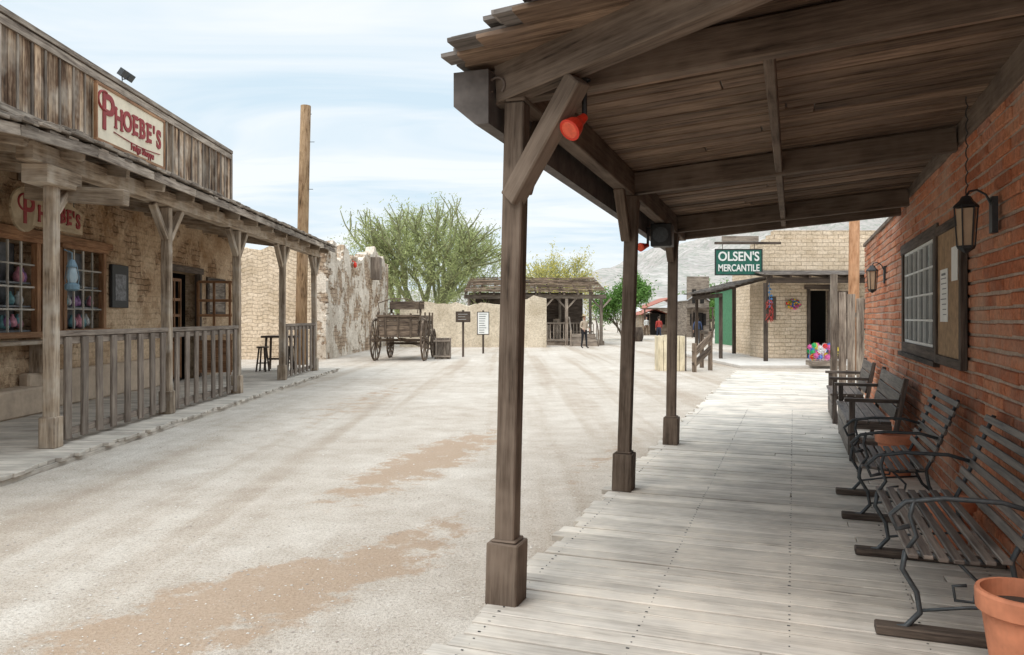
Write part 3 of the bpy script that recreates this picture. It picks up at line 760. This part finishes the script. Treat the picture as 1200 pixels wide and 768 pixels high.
# ---------------------------------------------------------------- ramada
rm=root('ramada','W'); mb=MB()
for x in(-2.6,-.4,1.9,3.3,5.4):
    mb.beam((x,46.5,0),(x,46.5,2.85),.18,.18,up=(0,1,0)); mb.beam((x,53,0),(x,53,4.1),.18,.18,up=(0,1,0))
mb.beam((-2.9,46.5,2.95),(5.7,46.5,2.95),.2,.25); mb.beam((-2.9,53,4.15),(5.7,53,4.15),.2,.2)
for x in np.arange(-2.8,5.7,.85): mb.beam((x,46.2,3.1),(x,53.3,4.3),.1,.14)
for x in(1.9,3.3,5.4): 
    for sg_ in(-1,1): mb.beam((x,46.5,2.2),(x+.6*sg_,46.5,2.85),.1,.1,up=(0,1,0))
mb.make('frame',M_greyw,rm)
M_ramroof=wood('ramada_roof_wood',(.12,.085,.06),(.34,.26,.19),gv=8,var=.5)
mb=MB(); y=46.1
while y<53.2:
    z=3.2+(y-46.1)*1.2/7.1
    x=-2.9
    while x<5.6:
        l=random.uniform(1.2,2.5); mb.beam((x,y,z+random.uniform(0,.08)),(min(x+l,5.7)-.03,y,z+random.uniform(0,.08)),.24,.035); x+=l
    y+=.27
mb.make('roof_boards',M_ramroof,rm)
mb=MB()
for x in np.arange(1.9,5.4,.2): mb.b(x,x+.05,46.45,46.5,.35,1.3)
mb.b(1.9,3.3,46.42,46.52,1.3,1.38); mb.b(1.9,3.3,46.42,46.52,.3,.36)
for i in range(4): mb.b(3.5,5.0,45.0+i*.35,45.35+i*.35,.0,.2+.17*i)
for x in(3.45,5.05): mb.beam((x,44.9,.9),(x,46.4,1.7),.08,.08); mb.beam((x,44.9,0),(x,44.9,.95),.09,.09,up=(0,1,0))
mb.b(-2.9,5.6,46.55,53,.0,.25)
mb.beam((2.2,49,.25),(2.2,49,1.2),.5,.6,up=(0,1,0)); mb.beam((2.9,50,.25),(2.9,50,1.6),.4,.5,up=(0,1,0)); mb.beam((-2.9,53,1.3),(5.6,53,1.3),.08,.1); mb.beam((-2.9,53,.7),(5.6,53,.7),.08,.1)
mb.make('steps_and_rail',M_greyw,rm)
mb=MB(); mb.b(-3,4.9,53.2,53.4,0,3.4); mb.make('back_wall',M_dark,rm)
# ---------------------------------------------------------------- trees
def leafmesh(name,centers,sig,n,size,mat,parent,elong=2.2,zs=1):
    centers=np.array(centers); idx=np.random.randint(0,len(centers),n)
    c=centers[idx]+np.random.normal(0,1,(n,3))*sig*np.array([1,1,zs])
    d=np.random.normal(0,1,(n,3)); d/=np.linalg.norm(d,axis=1)[:,None]
    e=np.cross(d,np.random.normal(0,1,(n,3))); e/=np.linalg.norm(e,axis=1)[:,None]
    sz=size*np.random.uniform(.6,1.4,(n,1))
    V=np.stack([c-d*sz*elong/2,c+e*sz*.4,c+d*sz*elong/2,c-e*sz*.4],1).reshape(-1,3)
    F=np.arange(n*4).reshape(-1,4)
    me=bpy.data.meshes.new(name); me.from_pydata(V.tolist(),[],F.tolist()); me.materials.append(mat)
    o=bpy.data.objects.new(name,me); COL.objects.link(o); o.parent=parent
def tree(name,loc,H,W,mat,bark,nleaf,leafs,trunks=3,levels=4,sig=.35,up=.35,seed=1,base=.12,split=3,dome=0,elong=2.2):
    random.seed(seed); np.random.seed(seed)
    r=root(name,'W',loc); mb=MB(); tips=[]
    def br(p,d,L,rad,lv):
        pts=[p];q=p;dd=d.copy()
        for i in range(3):
            dd=(dd+Vector((random.gauss(0,.16),random.gauss(0,.16),random.gauss(0,.1)+.04*up))).normalized(); q=q+dd*L/3; pts.append(q)
            if lv<=1: tips.append(tuple(q))
        mb.tube(pts,[rad,rad*.85,rad*.7,rad*.55],6 if lv>1 else 4,cap=False)
        if lv==0: return
        for k in range(split if lv<levels else split+1):
            a=random.uniform(0,6.28); sp_=random.uniform(.45,.95)
            nd_=(dd+Vector((math.cos(a)*sp_,math.sin(a)*sp_,random.uniform(-.25,.35)+up*.3))).normalized()
            br(pts[random.choice([2,3,3])],nd_,L*random.uniform(.6,.8),rad*.55,lv-1)
    for k in range(trunks):
        a=6.28*k/trunks+random.random(); s_=(W/H)*random.uniform(.1,.8)
        br(Vector((math.cos(a)*.15,math.sin(a)*.15,0)),Vector((math.cos(a)*s_,math.sin(a)*s_,1)).normalized(),H*.33,H*base*.2,levels)
    T=np.array(tips); mz=T[:,2].max()
    kx=(W/2-sig)/np.percentile(np.abs(T[:,:2]),97); kz=(H-sig)/mz
    mb.v=[(v[0]*kx,v[1]*kx,v[2]*kz) for v in mb.v]; T=T*np.array([kx,kx,kz])
    if dome:
        ex_=[]
        for i in range(dome):
            a=random.uniform(0,6.28); q=random.random()**.5; rr=q*W*.47
            cl=noise.noise(Vector((math.cos(a)*q*3,math.sin(a)*q*3,seed)))
            zt=H*(.99-.42*q**2.2)*(.84+.26*cl)
            z0_=zt-random.random()**1.3*H*.42
            p=Vector((rr*math.cos(a),rr*math.sin(a),z0_)); d=Vector((math.cos(a)*q*.8+random.gauss(0,.2),math.sin(a)*q*.8+random.gauss(0,.2),1)).normalized(); L=random.uniform(.5,1.7)
            for j in range(6): ex_.append(tuple(p+d*L*j/5+Vector((random.gauss(0,.04),random.gauss(0,.04),0))))
            if i%3==0: mb.tube([p-d*.6,p+d*L],[.02,.006],4,cap=False)
        T=np.concatenate([T,np.array(ex_)])
    mb.make('trunk_and_limbs',bark,r,smooth=True)
    leafmesh('leaves',T,sig,nleaf,leafs,mat,r,elong)
    return r
M_barkg=plain('palo_verde_bark',(.26,.27,.14),.8); M_bark=plain('bark',(.13,.10,.075),.9)
M_palo=leafmat('palo_verde_leaves',(.25,.30,.12),(.54,.58,.28),.45); M_yel=leafmat('yellow_bloom_leaves',(.36,.34,.10),(.64,.58,.20),.45); M_grn=leafmat('green_leaves',(.08,.17,.04),(.22,.38,.11),.4)
M_scrub=leafmat('scrub_leaves',(.12,.135,.08),(.26,.26,.16),.2)
tree('palo_verde_tree',(-6.6,56,0),10.4,12.4,M_palo,M_barkg,33000,.068,trunks=6,levels=3,sig=.17,seed=5,up=.5,split=4,dome=950,elong=3.4)
tree('palo_verde_tree',(4.9,76,0),8.7,7.6,M_yel,M_barkg,8500,.10,trunks=4,levels=3,sig=.28,seed=9,split=4,dome=260,elong=2.8)
tree('mesquite_tree',(8.5,58,0),5.1,4.2,M_grn,M_bark,12000,.10,trunks=3,levels=3,sig=.28,seed=12,up=.2)
tree('mesquite_tree',(22,85,0),6.0,7,M_grn,M_bark,8000,.13,trunks=4,levels=3,sig=.4,seed=14)
random.seed(3); np.random.seed(3)
C=[]
for i in range(420):
    y=random.uniform(110,330); x=random.uniform(-.7,1.0)*y; hh=random.uniform(.6,2.2)
    for k in range(6): C.append((x+random.gauss(0,1.2),y+random.gauss(0,1.2),hh*random.random()+.4))
rs=root('desert_scrub','W'); leafmesh('leaves',C,.6,22000,.35,M_scrub,rs,1.6)
# ---------------------------------------------------------------- hills
def hills():
    prof=[(-1500,55),(-400,55),(0,42),(390,26),(560,32),(650,42),(700,56),(735,76),(765,86),(800,96),(850,104),(900,114),(960,122),(1010,130),(1060,132),(1200,128),(1500,105),(2400,60)]
    px=[p[0] for p in prof]; hv=[p[1] for p in prof]
    rows,cols=70,420; V=[];F=[]
    for j in range(rows):
        y=420+1500*j/(rows-1)
        for i in range(cols):
            p=-1500+3900*i/(cols-1); x=(p-600)/900*y
            f=(y-420)/1080
            base=np.interp(p,px,hv)/900*1500
            env=min(1,max(0,f))**1.15 if f<=1 else max(0,1-(f-1)*1.2)
            nz=noise.fractal(Vector((x/230,y/230,0)),.85,2.1,6)
            ridge=1-abs(noise.noise(Vector((x/130,y/400,3))))*1.8
            h=base*env*(.78+.28*ridge)+nz*24*env
            V.append((x,y,max(h,-1)-.5 if f>0 else -.6))
    for j in range(rows-1):
        for i in range(cols-1):
            a=j*cols+i; F.append((a,a+1,a+cols+1,a+cols))
    me=bpy.data.meshes.new('hills'); me.from_pydata(V,[],F)
    me.polygons.foreach_set('use_smooth',[True]*len(F))
    m,nt,bs=newmat('desert_hills'); tc=nd(nt,'ShaderNodeTexCoord'); P=tc.outputs['Object']
    n1=noise_(nt,P,.012,4,.7); n2=noise_(nt,P,.10,3,.75); n3=noise_(nt,P,.035,4,.75)
    c=ramp(nt,n1,[(.35,(.33,.30,.28)),(.65,(.46,.42,.385))])
    c=mix(nt,ramp(nt,n2,[(.47,(0,0,0)),(.58,(.75,.75,.75))]),c,(.24,.255,.215))
    c=mix(nt,ramp(nt,n3,[(.55,(0,0,0)),(.68,(.8,.8,.8))]),c,(.53,.49,.46))
    nt.links.new(c,bs.inputs['Base Color']); bs.inputs['Roughness'].default_value=1; bs.inputs['Specular IOR Level'].default_value=0
    me.materials.append(m); o=bpy.data.objects.new('hills',me); COL.objects.link(o)
hills()
# ---------------------------------------------------------------- mercantile
mc=root('mercantile_building','W')
mb=MB()
D0=11.62; D1=12.42
mb.b(9.85,D0,30,30.4,0,4.75,True); mb.b(D1,16,30,30.4,0,4.75,True); mb.b(D0,D1,30,30.4,2.75,4.75,True)
mb.b(9.85,10.25,30.4,31.8,0,4.7,True); mb.b(10.25,15.5,30.05,30.45,4.75,5.1,True); mb.b(10.05,10.26,30.05,30.45,4.75,4.92,True)
mb.b(10.9,11.3,31.8,38,0,4.7,True); mb.b(10.25,10.9,31.4,31.8,0,4.7,True)
mb.make('adobe_walls',M_adobeCream,mc)
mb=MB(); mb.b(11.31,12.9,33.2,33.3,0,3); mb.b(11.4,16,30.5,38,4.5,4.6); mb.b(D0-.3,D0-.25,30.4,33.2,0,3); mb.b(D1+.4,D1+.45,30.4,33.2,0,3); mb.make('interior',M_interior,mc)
mb=MB(); mb.b(D0-.1,D0+.02,29.95,30.05,0,2.8); mb.b(D1-.02,D1+.1,29.95,30.05,0,2.8); mb.b(D0-.2,D1+.2,29.93,30.05,2.8,2.95)
mb.beam((D1+.1,29.5,.1),(D1+.1,29.5,2.7),.05,.8,up=(1,0,0))
mb.b(13.1,13.9,29.93,30.0,1.2,2.4); mb.b(10.0,10.3,29.95,30.0,1.6,2.5)
mb.make('door_frame',M_dark,mc)
mb=MB()
mb.beam((9.3,28.0,3.05),(14.2,28.0,3.05),.16,.2)
for x in np.arange(9.4,14.2,.7): mb.beam((x,27.8,3.18),(x,30,3.42),.08,.12)
for x in(9.25,13.6): mb.beam((x,28.0,.1),(x,28.0,2.95),.13,.13,up=(0,1,0))
mb.beam((8.05,29.6,2.55),(8.05,34,2.55),.14,.16)
for y in(29.8,33.7): mb.beam((8.1,y,.0),(8.1,y,2.5),.12,.12,up=(0,1,0))
mb.beam((9.8,33.9,0),(9.8,33.9,3.1),.14,.14,up=(0,1,0)); mb.beam((8.0,33.9,2.6),(9.9,33.9,3.1),.1,.14)
for y in np.arange(29.8,34,.8): mb.beam((7.9,y,2.68),(9.85,y,3.2),.08,.1)
mb.make('awning_frame',M_dark,mc)
mb=MB()
for i in range(9): mb.beam((9.15,27.75+i*.27,3.26+i*.03),(14.3,27.75+i*.27,3.26+i*.03),.26,.04)
for i in range(9): mb.beam((7.75+i*.235,29.5,2.72+i*.063),(7.75+i*.235,34.2,2.72+i*.063),.23,.04)
mb.make('awning_boards',M_shingle,mc)
mb=MB(); mb.b(7.6,16,25.6,30,0,.1); mb.b(7.6,9.85,30,36,0,.1); mb.make('porch_slab',plain('concrete_slab',(.56,.52,.47),.9,ns=3,var=.1),mc,.01)
rt=root('chili_ristra','W',(9.35,27.9,1.95)); mb=MB(); random.seed(5)
for i in range(60):
    a=random.uniform(0,6.28); z=-.35+.75*i/60; r_=.10*(1-.4*abs(z)); c=Vector((math.cos(a)*r_,math.sin(a)*r_,z)); mb.tube([c,c+Vector((math.cos(a)*.05,math.sin(a)*.05,-.1))],[.02,.005],5)
mb.make('chilies',plain('dried_chili',(.30,.03,.02),.5),rt)
wr=root('flower_wreath','W',(10.95,29.9,2.2)); cols=[(.6,.04,.03),(.7,.45,.03),(.05,.28,.06),(.6,.12,.3),(.05,.15,.4)]
for ci,cc in enumerate(cols):
    mb=MB()
    for i in range(20):
        a=random.uniform(0,6.28); r_=.27*math.sqrt(random.random()); mb.lathe([(0,-.05),(.06,0),(0,.05)],(math.cos(a)*r_,random.uniform(-.08,0),math.sin(a)*r_*.7),6)
    mb.make('flowers_%d'%ci,plain('flower_%d'%ci,cc,.7),wr)
wc=root('wind_chime','W',(9.45,28.2,2.5)); mb=MB()
for i in range(7): mb.lathe([(0,-.05),(.06,0),(0,.05)],(random.uniform(-.12,.12),random.uniform(-.1,.1),.35-i*.12),8)
mb.tube([(0,0,-.5),(0,0,.5)],.01,4); mb.make('discs',plain('blue_disc',(.08,.25,.5),.4),wc)
# colourful pinwheel flowers for sale by the mercantile door
fl=root('flower_planter','W',(10.35,25.6,.1))
mb=MB(); mb.b(-.45,.45,-.3,.3,0,.16); mb.make('box',M_greyw,fl)
for ci,cc in enumerate([(.65,.04,.04),(.80,.62,.05),(.04,.45,.15),(.75,.75,.75),(.08,.22,.6),(.7,.15,.4)]):
    mb=MB()
    for i in range(7):
        c=Vector((random.uniform(-.42,.42),random.uniform(-.25,.25),.26+random.uniform(0,.42)))
        for k in range(8):
            a=k*math.pi/4; a2=a+math.pi/4
            d=Vector((math.cos(a),-.25,math.sin(a)))*.11; e=Vector((math.cos(a2),.0,math.sin(a2)))*.075
            mb.face([c,c+e,c+d],[(0,0)]*3)
        mb.lathe([(0,-.03),(.03,0),(0,.03)],c+Vector((0,-.03,0)),8); mb.tube([c,(c.x,c.y,.1)],.006,3)
    mb.make('blooms_%d'%ci,plain('bloom_%d'%ci,cc,.5),fl)
ms=root('mercantile_sign','W',(8.55,29.0,3.78))
mb=MB(); mb.b(-.86,.86,-.03,.03,-.46,.46); mb.make('panel',M_signgreen,ms)
mb=MB(); mb.b(-.90,.90,-.045,.0,.46,.50); mb.b(-.90,.90,-.045,.0,-.50,-.46); mb.b(-.90,-.86,-.045,.0,-.46,.46); mb.b(.86,.90,-.045,.0,-.46,.46); mb.make('frame',M_black,ms)
text('line_1',"OLSEN'S",.48,ms,(0,-.04,.2),(R(90),0,0),M_white,sx=.88,off=.02)
text('line_2',"MERCANTILE",.36,ms,(0,-.04,-.23),(R(90),0,0),M_white,sx=.74,off=.02)
mb=MB(); mb.beam((-.9,0,.72),(1.6,0,.72),.09,.09); mb.tube([(-.6,0,.5),(-.6,0,.72)],.015,5); mb.tube([(.6,0,.5),(.6,0,.72)],.015,5)
mb.make('bracket',M_dark,ms)
mb=MB(); mb.b(-.62,.75,-.05,.05,.78,.98); mb.make('small_upper_board',M_greyw,ms)
op=root('wooden_pole','W',(10.75,24.2,0)); mb=MB(); mb.tube([(0,0,0),(.02,0,2.5),(.04,0,4.8)],[.17,.165,.16],14); mb.make('log',wood('orange_log',(.30,.15,.075),(.45,.25,.14),gv=10),op,smooth=True)
pg=root('plank_gate','R',(1.5,17.4,.1)); mb=MB()
for i in range(7): mb.b(-.62+i*.17,-.47+i*.17,-.02,.02,0,2.1+random.uniform(-.12,.12))
mb.b(-.62,.56,.02,.06,.4,.5); mb.b(-.62,.56,.02,.06,1.6,1.7); mb.b(-.78,-.64,-.08,.08,0,2.5); mb.make('planks',M_greyw,pg,.004)
pb=root('plank_planter','W',(5.05,24.6,0)); mb=MB()
for i in range(5):
    x=-.42+i*.17; 
    mb.b(x,x+.155,-.32,-.29,.0,1.12+random.uniform(-.03,.03)); mb.b(x,x+.155,.29,.32,.0,1.1)
for i in range(3):
    y=-.27+i*.18; mb.b(-.42,-.39,y,y+.17,0,1.1); mb.b(.40,.43,y,y+.17,0,1.1)
mb.make('planks',M_cream,pb,.006)
mb=MB(); mb.b(-.38,.39,-.28,.28,.9,.95); mb.b(-.08,-.03,-.335,-.322,0,1.08); mb.b(.43,.46,-.34,-.29,0,1.15); mb.make('dark_trim',M_dark,pb)
hr=root('hitching_rail','W',(6.0,24.3,0)); mb=MB()
mb.beam((-.35,-.5,0),(-.35,-.5,.9),.12,.12,up=(0,1,0)); mb.beam((.35,.3,0),(.35,.3,1.25),.12,.12,up=(0,1,0)); mb.beam((-.40,-.55,.55),(.38,.3,1.1),.06,.22); mb.beam((-.4,-.55,.2),(.38,.3,.72),.06,.2); mb.beam((.35,.3,1.2),(.4,1.6,1.2),.1,.1); mb.beam((.4,1.6,0),(.4,1.6,1.25),.12,.12,up=(0,1,0))
mb.make('timbers',M_wagon,hr,.005)
br_=root('barrel','W',(8.9,54,0)); mb=MB(); mb.lathe([(0,0),(.26,0),(.34,.3),(.36,.5),(.34,.7),(.27,1.0),(0,1.0)],n=16); mb.make('staves',M_dark,br_)
def shack(name,x0,x1,y0,y1,h,matw,roofm,rh=.8,false_front=0):
    r=root(name,'W'); mb=MB(); mb.b(x0,x1,y0,y1,0,h,True)
    if false_front: mb.b(x0-.1,x1+.1,y0-.15,y0-.02,0,h+false_front,True)
    mb.make('walls',matw,r)
    mb=MB(); xm=(x0+x1)/2
    for sg_ in(-1,1):
        mb.beam((xm,(y0+y1)/2,h+rh),(xm+sg_*(x1-x0)*.58,(y0+y1)/2,h-.08),y1-y0+.6,.08,up=(0,0,1))
    mb.make('roof',roofm,r)
    mb=MB(); w=x1-x0
    f=y0-(.16 if false_front else .01)
    mb.b(xm-.45,xm+.45,f-.03,f,0,2.1); mb.b(x0+w*.1,x0+w*.28,f-.03,f,1,2); mb.b(x0+w*.72,x0+w*.9,f-.03,f,1,2)
    if false_front: mb.b(x0+w*.2,x0+w*.4,f-.03,f,h-.3,h+.9); mb.b(x0+w*.6,x0+w*.8,f-.03,f,h-.3,h+.9)
    mb.make('openings',M_interior,r)
    mb=MB(); mb.b(x0-.2,x1+.2,y0-1.8,y0-.2,2.45,2.53); 
    for x in(x0,x1): mb.beam((x,y0-1.7,0),(x,y0-1.7,2.45),.12,.12,up=(0,1,0))
    mb.make('awning',M_dark,r)
M_tin=plain('grey_tin',(.40,.39,.38),.5); M_rust=plain('red_roof',(.34,.11,.07),.7)
shack('false_front_building',15.1,16.8,66,74,3.2,M_greyw,M_tin,.6,2.0)
shack('timber_shack',17,23,96,104,2.9,M_tanw,M_rust,1.3)
shack('timber_shack',12.5,15.0,74,80,2.0,M_tanw,M_rust,.5)
shack('timber_shack',24,32,120,130,3.0,M_cream,M_tin,1.2)
gs=root('green_storefront','W'); mb=MB(); mb.b(13.2,17,46,50,0,3.6,True); mb.make('walls',plain('green_boards',(.07,.22,.11),.7),gs)
mb=MB(); mb.b(13.0,17.2,44.2,50.2,3.6,3.72); mb.beam((13.2,44.4,0),(13.2,44.4,3.6),.14,.14,up=(0,1,0)); mb.beam((15.5,44.4,0),(15.5,44.4,3.6),.14,.14,up=(0,1,0)); mb.b(13.8,14.7,45.93,45.98,0,2.1); mb.make('awning',M_dark,gs)
st=root('market_stall','W',(13.2,84,0)); mb=MB()
for x in(-1.5,1.5):
    for y in(-1,1): mb.tube([(x,y,0),(x,y,2.2)],.05,6)
mb.make('poles',M_dark,st); mb=MB(); mb.face([(-1.7,-1.2,2.2),(1.7,-1.2,2.2),(0,0,3.1)],[(0,0)]*3);mb.face([(1.7,-1.2,2.2),(1.7,1.2,2.2),(0,0,3.1)],[(0,0)]*3);mb.face([(1.7,1.2,2.2),(-1.7,1.2,2.2),(0,0,3.1)],[(0,0)]*3);mb.face([(-1.7,1.2,2.2),(-1.7,-1.2,2.2),(0,0,3.1)],[(0,0)]*3); mb.make('canopy',M_white,st)
# ---------------------------------------------------------------- people
M_skin=plain('skin',(.42,.24,.17),.6,var=.05,bst=0); M_shoe=plain('shoe_leather',(.03,.022,.018),.6)
def person(loc,rz,shirt,pants,hat=None,H=1.75,hair=(.05,.03,.02),stride=.12,armbend=0):
    k=H/1.75
    J={'pel':(0,0,.95,.135,.10),'waist':(0,0,1.08,.125,.095),'chest':(0,.0,1.28,.155,.105),'neckb':(0,0,1.44,.08,.07),'neck':(0,-.005,1.50,.052,.052),'head1':(0,-.015,1.58,.072,.082),'head2':(0,-.015,1.66,.078,.092),'head3':(0,-.005,1.72,.05,.06)}
    E=[('pel','waist'),('waist','chest'),('chest','neckb'),('neckb','neck'),('neck','head1'),('head1','head2'),('head2','head3')]
    for sd,n in((-1,'L'),(1,'R')):
        st_=stride*sd
        J.update({'hip'+n:(.095*sd,0,.88,.09,.09),'knee'+n:(.10*sd,-st_*.5-.01,.50,.058,.06),'ank'+n:(.11*sd,-st_+.02,.09,.038,.042),'toe'+n:(.125*sd,-st_-.13,.035,.036,.03),
          'sh'+n:(.185*sd,0,1.40,.062,.06),'elb'+n:(.245*sd,.03+st_*.3,1.12,.042,.042),'wri'+n:(.25*sd,-.05+st_*.8-armbend*.2,.88+armbend*.25,.026,.03),'palm'+n:(.25*sd,-.07+st_*.9-armbend*.25,.81+armbend*.27,.018,.038)})
        E+=[('pel','hip'+n),('hip'+n,'knee'+n),('knee'+n,'ank'+n),('ank'+n,'toe'+n),('chest','sh'+n),('sh'+n,'elb'+n),('elb'+n,'wri'+n),('wri'+n,'palm'+n)]
    names=list(J); ix={n:i for i,n in enumerate(names)}
    me=bpy.data.meshes.new('body'); me.from_pydata([tuple(c*k for c in J[n][:3]) for n in names],[(ix[a],ix[b]) for a,b in E],[])
    o=bpy.data.objects.new('tmp',me); COL.objects.link(o)
    md=o.modifiers.new('s','SKIN'); 
    for i,n in enumerate(names):
        sv=me.skin_vertices[0].data[i]; sv.radius=(J[n][3]*k,J[n][4]*k); sv.use_root=(n=='pel')
    md.use_smooth_shade=True
    o.modifiers.new('u','SUBSURF').levels=2; o.modifiers['u'].render_levels=2
    dg=bpy.context.evaluated_depsgraph_get(); m2=bpy.data.meshes.new_from_object(o.evaluated_get(dg)); bpy.data.objects.remove(o)
    m2.materials.clear()
    for mt in(M_skin,shirt,pants,M_shoe): m2.materials.append(mt)
    for p in m2.polygons:
        c=p.center/k; p.use_smooth=True
        if c.z>1.47: i=0
        elif abs(c.x)>.19 and c.z<.90+armbend*.25: i=0
        elif abs(c.x)>.20 or c.z>.98: i=1
        elif c.z>.10: i=2
        else: i=3
        p.material_index=i
    r=root('person','W',loc,rz); b_=bpy.data.objects.new('body',m2); COL.objects.link(b_); b_.parent=r
    mb=MB()
    for sd,n in((-1,'L'),(1,'R')):
        p=Vector(J['palm'+n][:3])*k
        for f in range(4):
            y=(-.028+f*.019)*k; L=(.065,.078,.072,.055)[f]*k
            mb.tube([p+Vector((0,y,-.02)),p+Vector((-.004*sd,y,-.02-L*.5)),p+Vector((-.018*sd,y,-.02-L))],[.009,.008,.006],6)
        mb.tube([p+Vector((0,-.02,.02)),p+Vector((-.01*sd,-.055,-.01)),p+Vector((-.015*sd,-.06,-.04))],[.011,.009,.007],6)
    hz=1.645*k
    mb.tube([(0,-.09*k,hz+.01),(0,-.118*k,hz-.025),(0,-.095*k,hz-.03)],[.008,.014,.008],6)
    for sd in(-1,1): mb.lathe([(0,-.03),(.013,-.01),(.015,.015),(0,.03)],(.082*k*sd,0,hz-.01),8)
    mb.make('fingers_nose_ears',M_skin,r,smooth=True)
    mb=MB()
    for sd in(-1,1): mb.lathe([(0,-.008),(.008,0),(0,.008)],(.03*sd*k,-.092*k,hz+.01),8)
    mb.b(-.025,.025,-.096*k,-.09*k,hz-.062,hz-.055)
    mb.make('eyes_mouth',M_black,r)
    mb=MB(); mb.lathe([(.084,-.06),(.092,0),(.085,.06),(.05,.10),(0,.112)],(0,.014,hz+.02),14); mb.make('hair',plain('hair',hair,.8),r,smooth=True)
    if hat:
        mb=MB(); mb.lathe([(.19,.06),(.18,.05),(.10,.045),(.095,.13),(.08,.15),(0,.14)],(0,0,hz),20); mb.make('hat',hat,r,smooth=True)
    return r
F=lambda n,c:plain(n,c,.85,ns=20,var=.2)
person((3.95,42.0,0),R(35),F('tan_shirt',(.42,.34,.26)),F('black_trousers',(.015,.015,.018)),hat=F('straw_hat',(.40,.32,.2)),H=1.82,stride=.08,armbend=.6)
person((16.9,60.5,0),R(170),F('blue_shirt',(.06,.12,.25)),F('jeans',(.05,.07,.12)),stride=.15)
person((16.2,58.5,0),R(10),F('grey_shirt',(.3,.3,.3)),F('khaki',(.25,.2,.14)),stride=.2)
person((10.9,57,0),R(190),F('red_shirt',(.4,.05,.04)),F('dark_jeans',(.03,.04,.07)))
person((12.6,72,0),R(20),F('white_shirt',(.6,.6,.58)),F('brown_pants',(.12,.08,.05)))
person((11.6,48,0),R(160),F('navy_shirt',(.04,.06,.13)),F('dark_slacks',(.04,.04,.045)))
# ---------------------------------------------------------------- world
SE,SA=52,-125
w=bpy.data.worlds.new('World'); scene.world=w; w.use_nodes=True; nt=w.node_tree
bg=nt.nodes['Background']; bg.inputs['Strength'].default_value=.12
sky=nd(nt,'ShaderNodeTexSky',sky_type='NISHITA'); sky.sun_disc=False; sky.sun_elevation=R(SE); sky.sun_rotation=R(90-SA); sky.dust_density=2
tc=nd(nt,'ShaderNodeTexCoord'); sep=nd(nt,'ShaderNodeSeparateXYZ'); nt.links.new(tc.outputs['Generated'],sep.inputs[0])
zz=math_(nt,'ADD',math_(nt,'MAXIMUM',sep.outputs[2],0),.13)
cv=nd(nt,'ShaderNodeCombineXYZ'); nt.links.new(math_(nt,'DIVIDE',sep.outputs[0],zz),cv.inputs[0]); nt.links.new(math_(nt,'DIVIDE',sep.outputs[1],zz),cv.inputs[1])
mp=mapping(nt,cv.outputs[0],(.45,1.1,1),(3,1,0),(0,0,R(-20)))
n1=noise_(nt,mp,1.3,5,.6,.8)
k=ramp(nt,n1,[(.36,(0,0,0)),(.60,(1,1,1))])
cl=mix(nt,k,(6.0,7.35,8.3),(8.4,8.8,9.05))
tot=mix(nt,.92,sky.outputs[0],cl)
mr=nd(nt,'ShaderNodeMapRange'); mr.interpolation_type='SMOOTHSTEP'; nt.links.new(sep.outputs[2],mr.inputs[0])
mr.inputs[1].default_value=.36; mr.inputs[2].default_value=.9; mr.inputs[3].default_value=1; mr.inputs[4].default_value=2.5
vm=nd(nt,'ShaderNodeVectorMath',operation='SCALE'); nt.links.new(tot,vm.inputs[0]); nt.links.new(mr.outputs[0],vm.inputs['Scale'])
nt.links.new(vm.outputs[0],bg.inputs['Color'])
sl=bpy.data.lights.new('sun','SUN'); sl.energy=1.5; sl.angle=R(28); sl.color=(1,.94,.86)
so=bpy.data.objects.new('sun',sl); COL.objects.link(so)
d=Vector((math.cos(R(SA))*math.cos(R(SE)),math.sin(R(SA))*math.cos(R(SE)),math.sin(R(SE))))
so.rotation_euler=d.to_track_quat('Z','Y').to_euler(); so.location=(0,-10,20)
# ---------------------------------------------------------------- camera
cd=bpy.data.cameras.new('camera'); cam=bpy.data.objects.new('camera',cd); COL.objects.link(cam)
cam.location=(0,0,1.7); cam.rotation_euler=(R(90),0,0); cd.sensor_width=36; cd.lens=27; cd.shift_y=-.01; cd.clip_start=.05; cd.clip_end=6000
scene.camera=cam
scene.view_settings.view_transform='Standard'; scene.view_settings.look='None'; scene.view_settings.exposure=0
